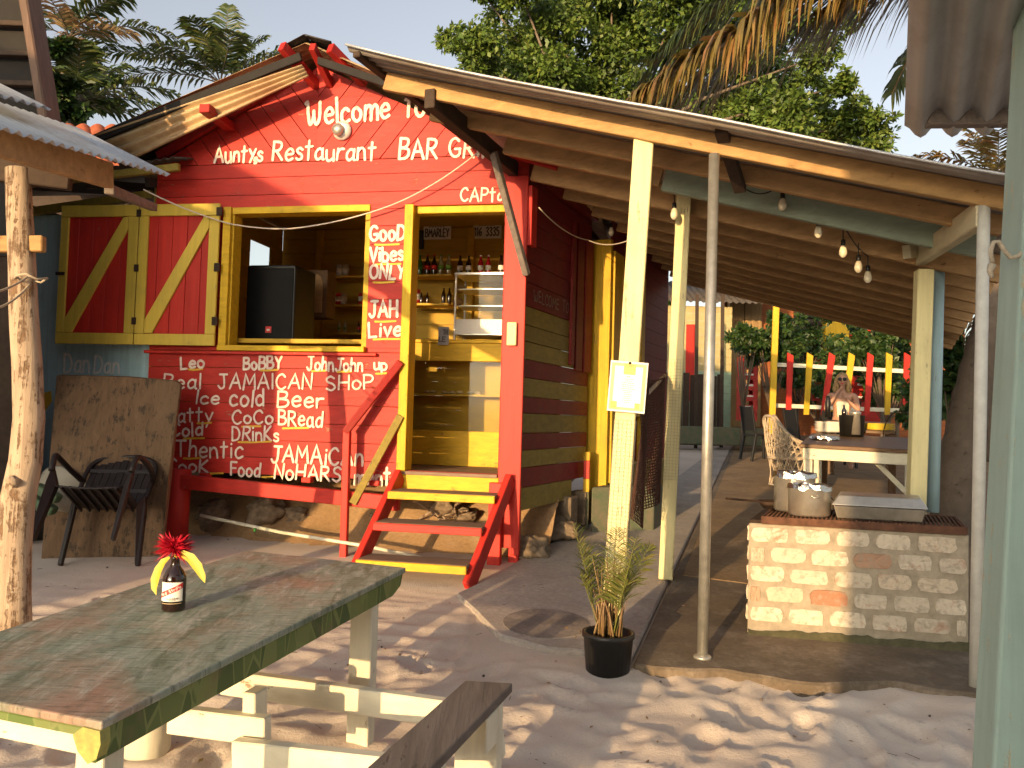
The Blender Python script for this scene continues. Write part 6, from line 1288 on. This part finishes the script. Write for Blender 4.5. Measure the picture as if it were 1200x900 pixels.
# ------------------------------------------------------------------ vegetation
def leaf(mb, p, L_, wd, d, nrm, mi=0):
    x = d.cross(nrm).normalized() * wd; m_ = p + d * L_ * .5
    mb.add([p, m_ + x, p + d * L_, m_ - x], [(0, 1, 2, 3)], mi)
def rv(): 
    while True:
        v = V((rnd(-1, 1), rnd(-1, 1), rnd(-1, 1)))
        if .05 < v.length < 1: return v
def clump(mb, c, r, n, L_, wd, shell=.5, droop=.3):
    for i in range(n):
        v = rv(); v = v.normalized() * (shell + (1 - shell) * random.random()); p = c + V((v.x * r[0], v.y * r[1], v.z * r[2])); d = (v.normalized() * .6 + rv() * .8 - UP * droop).normalized(); leaf(mb, p, L_ * rnd(.7, 1.25), wd * rnd(.8, 1.2), d, (rv() + UP * .8 - V((0, .5, 0))).normalized())
def tree(nm, trunk, limbs, clumps, lm, label, L_=.12, wd=.035, dens=1, cat='tree', group=None, tm=None):
    t = thing(nm, trunk[0][0], label, cat, group)
    b = MB(); b.tube([p for p, r in trunk], [r for p, r in trunk], 12)
    for l in limbs: b.tube([p for p, r in l], [r for p, r in l], 7)
    b.build('trunk', tm or trunk_w, t)
    b = MB()
    for c, r, n in clumps:
        for k in range(max(3, int(n / 55))):
            v = rv(); cc_ = c + V((v.x * r[0], v.y * r[1], v.z * r[2])) * .85; rr = .34 * (r[0] + r[2]) / 2 * rnd(.6, 1.2); clump(b, cc_, (rr, rr, rr * .72), int(55 * dens), L_, wd, .25)
    b.build('crown', lm, t); return t
random.seed(31)
TY = 16.5; base = V((at(690, 400, TY).x, TY, G(TY))); fork = at(700, 190, TY)
cl = []; limbs = []
spots = [(560, 62, 34), (600, 40, 42), (650, 30, 44), (640, 90, 48), (590, 95, 40), (700, 70, 50), (690, 120, 44), (745, 40, 50), (755, 110, 46), (620, 135, 36), (800, 60, 46), (660, 0, 46), (720, -30, 50), (800, 0, 50), (585, 8, 22), (612, -14, 30), (840, 120, 44), (880, 130, 42), (920, 140, 40), (960, 150, 36), (995, 135, 34), (1025, 140, 24), (900, 90, 40), (940, 110, 34), (860, 60, 40), (870, 10, 46), (1010, 165, 34), (780, 140, 40), (530, 44, 22), (545, 70, 20), (920, 40, 40), (985, 95, 22), (960, 60, 28), (985, 20, 30), (570, -10, 18), (720, 20, 40), (620, 66, 36)]
for px, py, r_ in spots:
    Yq = TY + rnd(-1.4, 1.6); c = at(px, py, Yq); rm = r_ * Yq / F * 1.05; cl.append((c, (rm, rm * 1.1, rm * .8), int(r_ * r_ * 1.5)))
    k0 = fork + V((rnd(-.3, .3), rnd(-.3, .3), rnd(-.3, .6))); limbs.append([(k0, .07), (k0.lerp(c, .5) + V((rnd(-.3, .3), rnd(.2, .8), rnd(0, .4))), .04), (c + V((0, .3, 0)), .012)])
tree('spreading_tree', [(base, .32), (base.lerp(fork, .5), .25), (fork, .2)], limbs, cl, leaf_a, 'big spreading green tree rising behind the corrugated lean-to roof', .125, .036)
# shrubs behind the fence
def shrub(px, py, wpx, hpx_, Y, n, label, lm=leaf_b, L_=.13):
    c = at(px, py, Y); rx = wpx / 2 * Y / F; rz = hpx_ / 2 * Y / F; b0 = V((c.x, Y, G(Y))); cl_ = []; lb_ = []
    for k in range(16):
        v = rv(); q = c + V((v.x * rx * .8, v.y * rx * .6, v.z * rz * .8)); cl_.append((q, (rx * .36, rx * .4, rz * .32), n // 9)); lb_.append([(b0.lerp(c, .35), .014), (q, .005)])
    tree('leafy_shrub', [(b0, .05), (b0.lerp(c, .4), .035)], lb_, cl_, lm, label, L_, .038, 1, 'shrub', 'shrubs behind the dining corner')
shrub(905, 398, 95, 72, 15.8, 1700, 'dark leafy shrub between the yellow post and the tan pillar'); shrub(1035, 398, 110, 84, 15.9, 2300, 'dark leafy shrub behind the right half of the picket fence'); shrub(1118, 430, 62, 120, 9.5, 1500, 'dark leafy shrub beyond the blue pole on the right', leaf_b, .1); shrub(872, 398, 50, 34, 15.6, 500, 'thin low shrub above the stack of red crates')
shrub(1085, 470, 60, 110, 13, 900, 'dark leafy shrub low behind the cream post'); shrub(960, 448, 110, 60, 17.2, 1500, 'dark leafy shrub low behind the woman and the picket fence'); shrub(1040, 452, 80, 60, 16.6, 1200, 'dark leafy shrub low behind the right pickets'); shrub(935, 405, 90, 90, 18.6, 1500, 'tall dark shrub against the orange brown wall behind the fence'); shrub(1000, 425, 90, 70, 18.3, 1400, 'dark shrub against the yellow pillar behind the fence'); shrub(1052, 420, 70, 100, 18.0, 1300, 'tall dark shrub against the red panel behind the fence'); shrub(790, 370, 40, 44, 24, 500, 'shrub on the far side of the pale green house')
# palms on the left
def palm(crown, base, fr, mats, label, lw=.027, ll=.5, nl=36, group='palms'):
    t = thing('palm_tree', base, label, 'palm', group); b = MB(); n_ = 14
    pts = [base.lerp(crown, i / n_) + V((.12 * math.sin(i / n_ * 2.5), 0, 0)) for i in range(n_ + 1)]; b.tube(pts, [.16 - .06 * i / n_ + (.008 if i % 2 else 0) for i in range(n_ + 1)], 12); b.build('trunk', palm_w, t)
    top = pts[-1]
    for (a, el, ln, dr, mi) in fr:
        b = MB(); frond(b, top, (math.cos(R(a)) * math.cos(R(el)), math.sin(R(a)) * math.cos(R(el)) , math.sin(R(el))), ln * 1.22, dr, nl, ll * rnd(.95, 1.2), lw, .7, lup=.3); b.build('frond', [mats[mi], palm_w], t)
    return t
random.seed(17)
def P3(px, py, Y): return at(px, py, Y)
fr = [(100, 78, 2.0, .25, 0), (15, 48, 1.9, .40, 0), (168, 42, 2.1, .42, 0), (150, 64, 1.8, .3, 0), (40, 64, 1.6, .3, 0), (-160, 30, 2.1, .45, 0), (-15, 30, 1.9, .4, 0), (-100, 55, 1.6, .45, 0), (-60, 45, 1.5, .45, 0), (185, 18, 2.0, .4, 0), (-120, 35, 1.5, .5, 0), (60, 30, 1.7, .4, 0)]
palm(P3(254, 98, 15), V((P3(254, 98, 15).x, 15, G(15))), fr, [leaf_p, leaf_d], 'feathery palm rising behind the left slope of the red gable', ll=.52, nl=46)
fr = [(10, 30, 1.7, .45, 0), (60, 62, 1.5, .35, 0), (-30, 10, 1.4, .35, 1), (150, 50, 1.6, .4, 0), (-80, 30, 1.4, .5, 1), (-150, 20, 1.6, .5, 0), (90, 40, 1.4, .4, 0), (30, 75, 1.5, .3, 0), (-10, 55, 1.5, .5, 0), (-50, -10, .9, .6, 1)]
palm(P3(76, 44, 13), V((P3(60, 44, 13).x, 13, G(13))), fr, [leaf_p, leaf_d], 'tall palm with a dry hanging tuft beside the tall dark shack', ll=.5)
fr = [(5, 35, 1.5, .45, 0), (60, 62, 1.3, .35, 0), (-20, 12, 1.4, .35, 0), (150, 50, 1.4, .4, 0), (-80, 30, 1.2, .5, 0), (-150, 20, 1.4, .5, 0), (20, 5, 1.3, .2, 0), (-60, 65, 1.2, .4, 0), (190, 45, 1.2, .4, 0)]
palm(P3(84, 122, 12), V((P3(80, 122, 12).x, 12, G(12))), fr, [leaf_p, leaf_d], 'shorter bushy palm just above the red tiled roof', ll=.5)
cl = [(at(x, y, 11.5 if x < 75 else 14.5), (r_ * .0152, r_ * .0152, r_ * .009), int(r_ * r_ * 1.3)) for x, y, r_ in ((60, 100, 24), (70, 125, 22), (105, 75, 20), (120, 92, 18), (108, 118, 22), (95, 100, 20), (128, 124, 16), (82, 88, 18), (60, 60, 20), (75, 20, 16))]
b0 = V((at(95, 100, 14.5).x, 14.5, G(14.5))); tree('slender_tree', [(b0, .1), (at(98, 110, 14.5), .05)], [[(at(98, 120, 14.5), .04), (c, .01)] for c, _, _ in cl], cl, leaf_b, 'dark layered tree growing between the two left palms', .13, .04)
# coconut palm on the right with long hanging fronds
random.seed(23)
cp_ = thing('coconut_palm', gp(1108, 640), 'tall coconut palm on the right with long sunlit hanging fronds', 'palm', 'palms')
tr = [V((gp(1108, 640).x, 7.4, G(7.4) - .1)), at(1125, 540, 7.5), at(1150, 420, 7.7), at(1185, 300, 8.0), at(1240, 100, 8.5), at(1265, -140, 9.0)]
tr = [V(p) for p in smooth_pts([tuple(p) for p in tr], 8)]; b = MB(); b.tube(tr, [.19 - .09 * i / len(tr) + (.012 if i % 2 else 0) for i in range(len(tr))], 14); b.build('trunk', palm_w, cp_)
def hang(spx, Y, nl, ll, mats, lw=.026, Y1=None):
    sp_ = [V(p) for p in smooth_pts([tuple(at(x, y, Y + (0 if Y1 is None else (Y1 - Y) * i / (len(spx) - 1)))) for i, (x, y) in enumerate(spx)], 6)]; n_ = len(sp_) - 1; b = MB()
    b.tube(sp_, [.03 * (1 - .9 * i / n_) + .004 for i in range(n_ + 1)], 6, mi=1, caps=False)
    for i in range(nl):
        t = i / nl; k = min(n_ - 1, int(t * n_)); p = sp_[k].lerp(sp_[k + 1], t * n_ - k); tg = (sp_[k + 1] - sp_[k]).normalized(); side = tg.cross(UP).normalized()
        L2 = ll * (.55 + .45 * math.sin(math.pi * min(1, t * 1.1 + .08))) * rnd(.85, 1.15) * (1 if t < .85 else .7)
        for sg in (-1, 1):
            d0 = (side * sg * rnd(.5, .9) + tg * rnd(.45, .75) + UP * rnd(.0, .35)).normalized(); q = [p]; d_ = d0
            for s in range(4): q.append(q[-1] + d_ * L2 / 4); d_ = (d_ - UP * (.38 + .12 * s)).normalized()
            wv = tg.cross(d0).cross(d0).normalized() * lw; vs = []
            for s, pt in enumerate(q[:-1]): vs += [pt - wv * (1, 1.1, .9, .6)[s], pt + wv * (1, 1.1, .9, .6)[s]]
            vs.append(q[-1]); b.add(vs, [(0, 1, 3, 2), (2, 3, 5, 4), (4, 5, 7, 6), (6, 7, 8)], 0)
    b.build('frond', [mats, leaf_d], cp_)
hang([(1262, -130), (1140, -85), (1030, -36), (933, 4), (870, 44), (800, 84), (748, 116)], 9.0, 300, 1.75, leaf_y, lw=.03, Y1=8.6)
hang([(1262, -132), (1190, -92), (1105, -50), (1020, -14), (960, 22)], 9.1, 150, 1.35, leaf_y, lw=.03, Y1=9.0)
hang([(1262, -135), (1120, -150), (1000, -100), (900, -30), (820, 30), (762, 78)], 9.2, 190, 1.5, leaf_p, Y1=9.6)
hang([(1262, -135), (1200, -90), (1130, -20), (1075, 50), (1045, 110)], 9.4, 60, .8, leaf_p, Y1=10.4)
hang([(1262, -135), (1330, -100), (1400, 0), (1440, 120)], 9.0, 50, .8, leaf_y)
hang([(1200, 330), (1178, 318), (1160, 330), (1142, 380), (1135, 430)], 8.0, 40, .38, leaf_d, .012)
random.seed(29)
fr = [(95, 60, 1.6, .3, 0), (150, 45, 1.7, .4, 0), (40, 40, 1.6, .4, 0), (175, 20, 1.7, .35, 0), (-120, 50, 1.4, .4, 0), (-60, 60, 1.3, .4, 0), (120, 70, 1.5, .3, 0), (10, 15, 1.4, .4, 0)]
palm(P3(1165, 212, 15), V((P3(1165, 212, 15).x, 15, G(15))), fr, [leaf_y, leaf_d], 'yellowed palm peeping over the right end of the lean-to roof', ll=.5)

# fallen leaves, twigs and bits scattered over the sand
random.seed(99); b = MB()
for i in range(520):
    x, y = rnd(-3.4, 3.0), rnd(1.5, 7.2)
    if x > .4 and y > 4.4 and random.random() < .5: continue
    z = G(y) + (sandh(x, y) if y < 4.4 or x < -.4 else .05) + .004; p = V((x, y, z)); a = rnd(0, 6.28); d = V((math.cos(a), math.sin(a), rnd(-.1, .25))).normalized(); k = random.random()
    if k < .6: leaf(b, p, rnd(.012, .035), rnd(.004, .009), d, (UP + rv() * .5).normalized(), 0)
    elif k < .85: b.tube([p, p + d * rnd(.02, .06)], .0014, 4, mi=1)
    else: b.blob(p, rnd(.004, .009), i, .4, 1, 1)
b.build('beach_litter', [leaf_d, trunk_w], kind='stuff', org=(0, 0, 0))
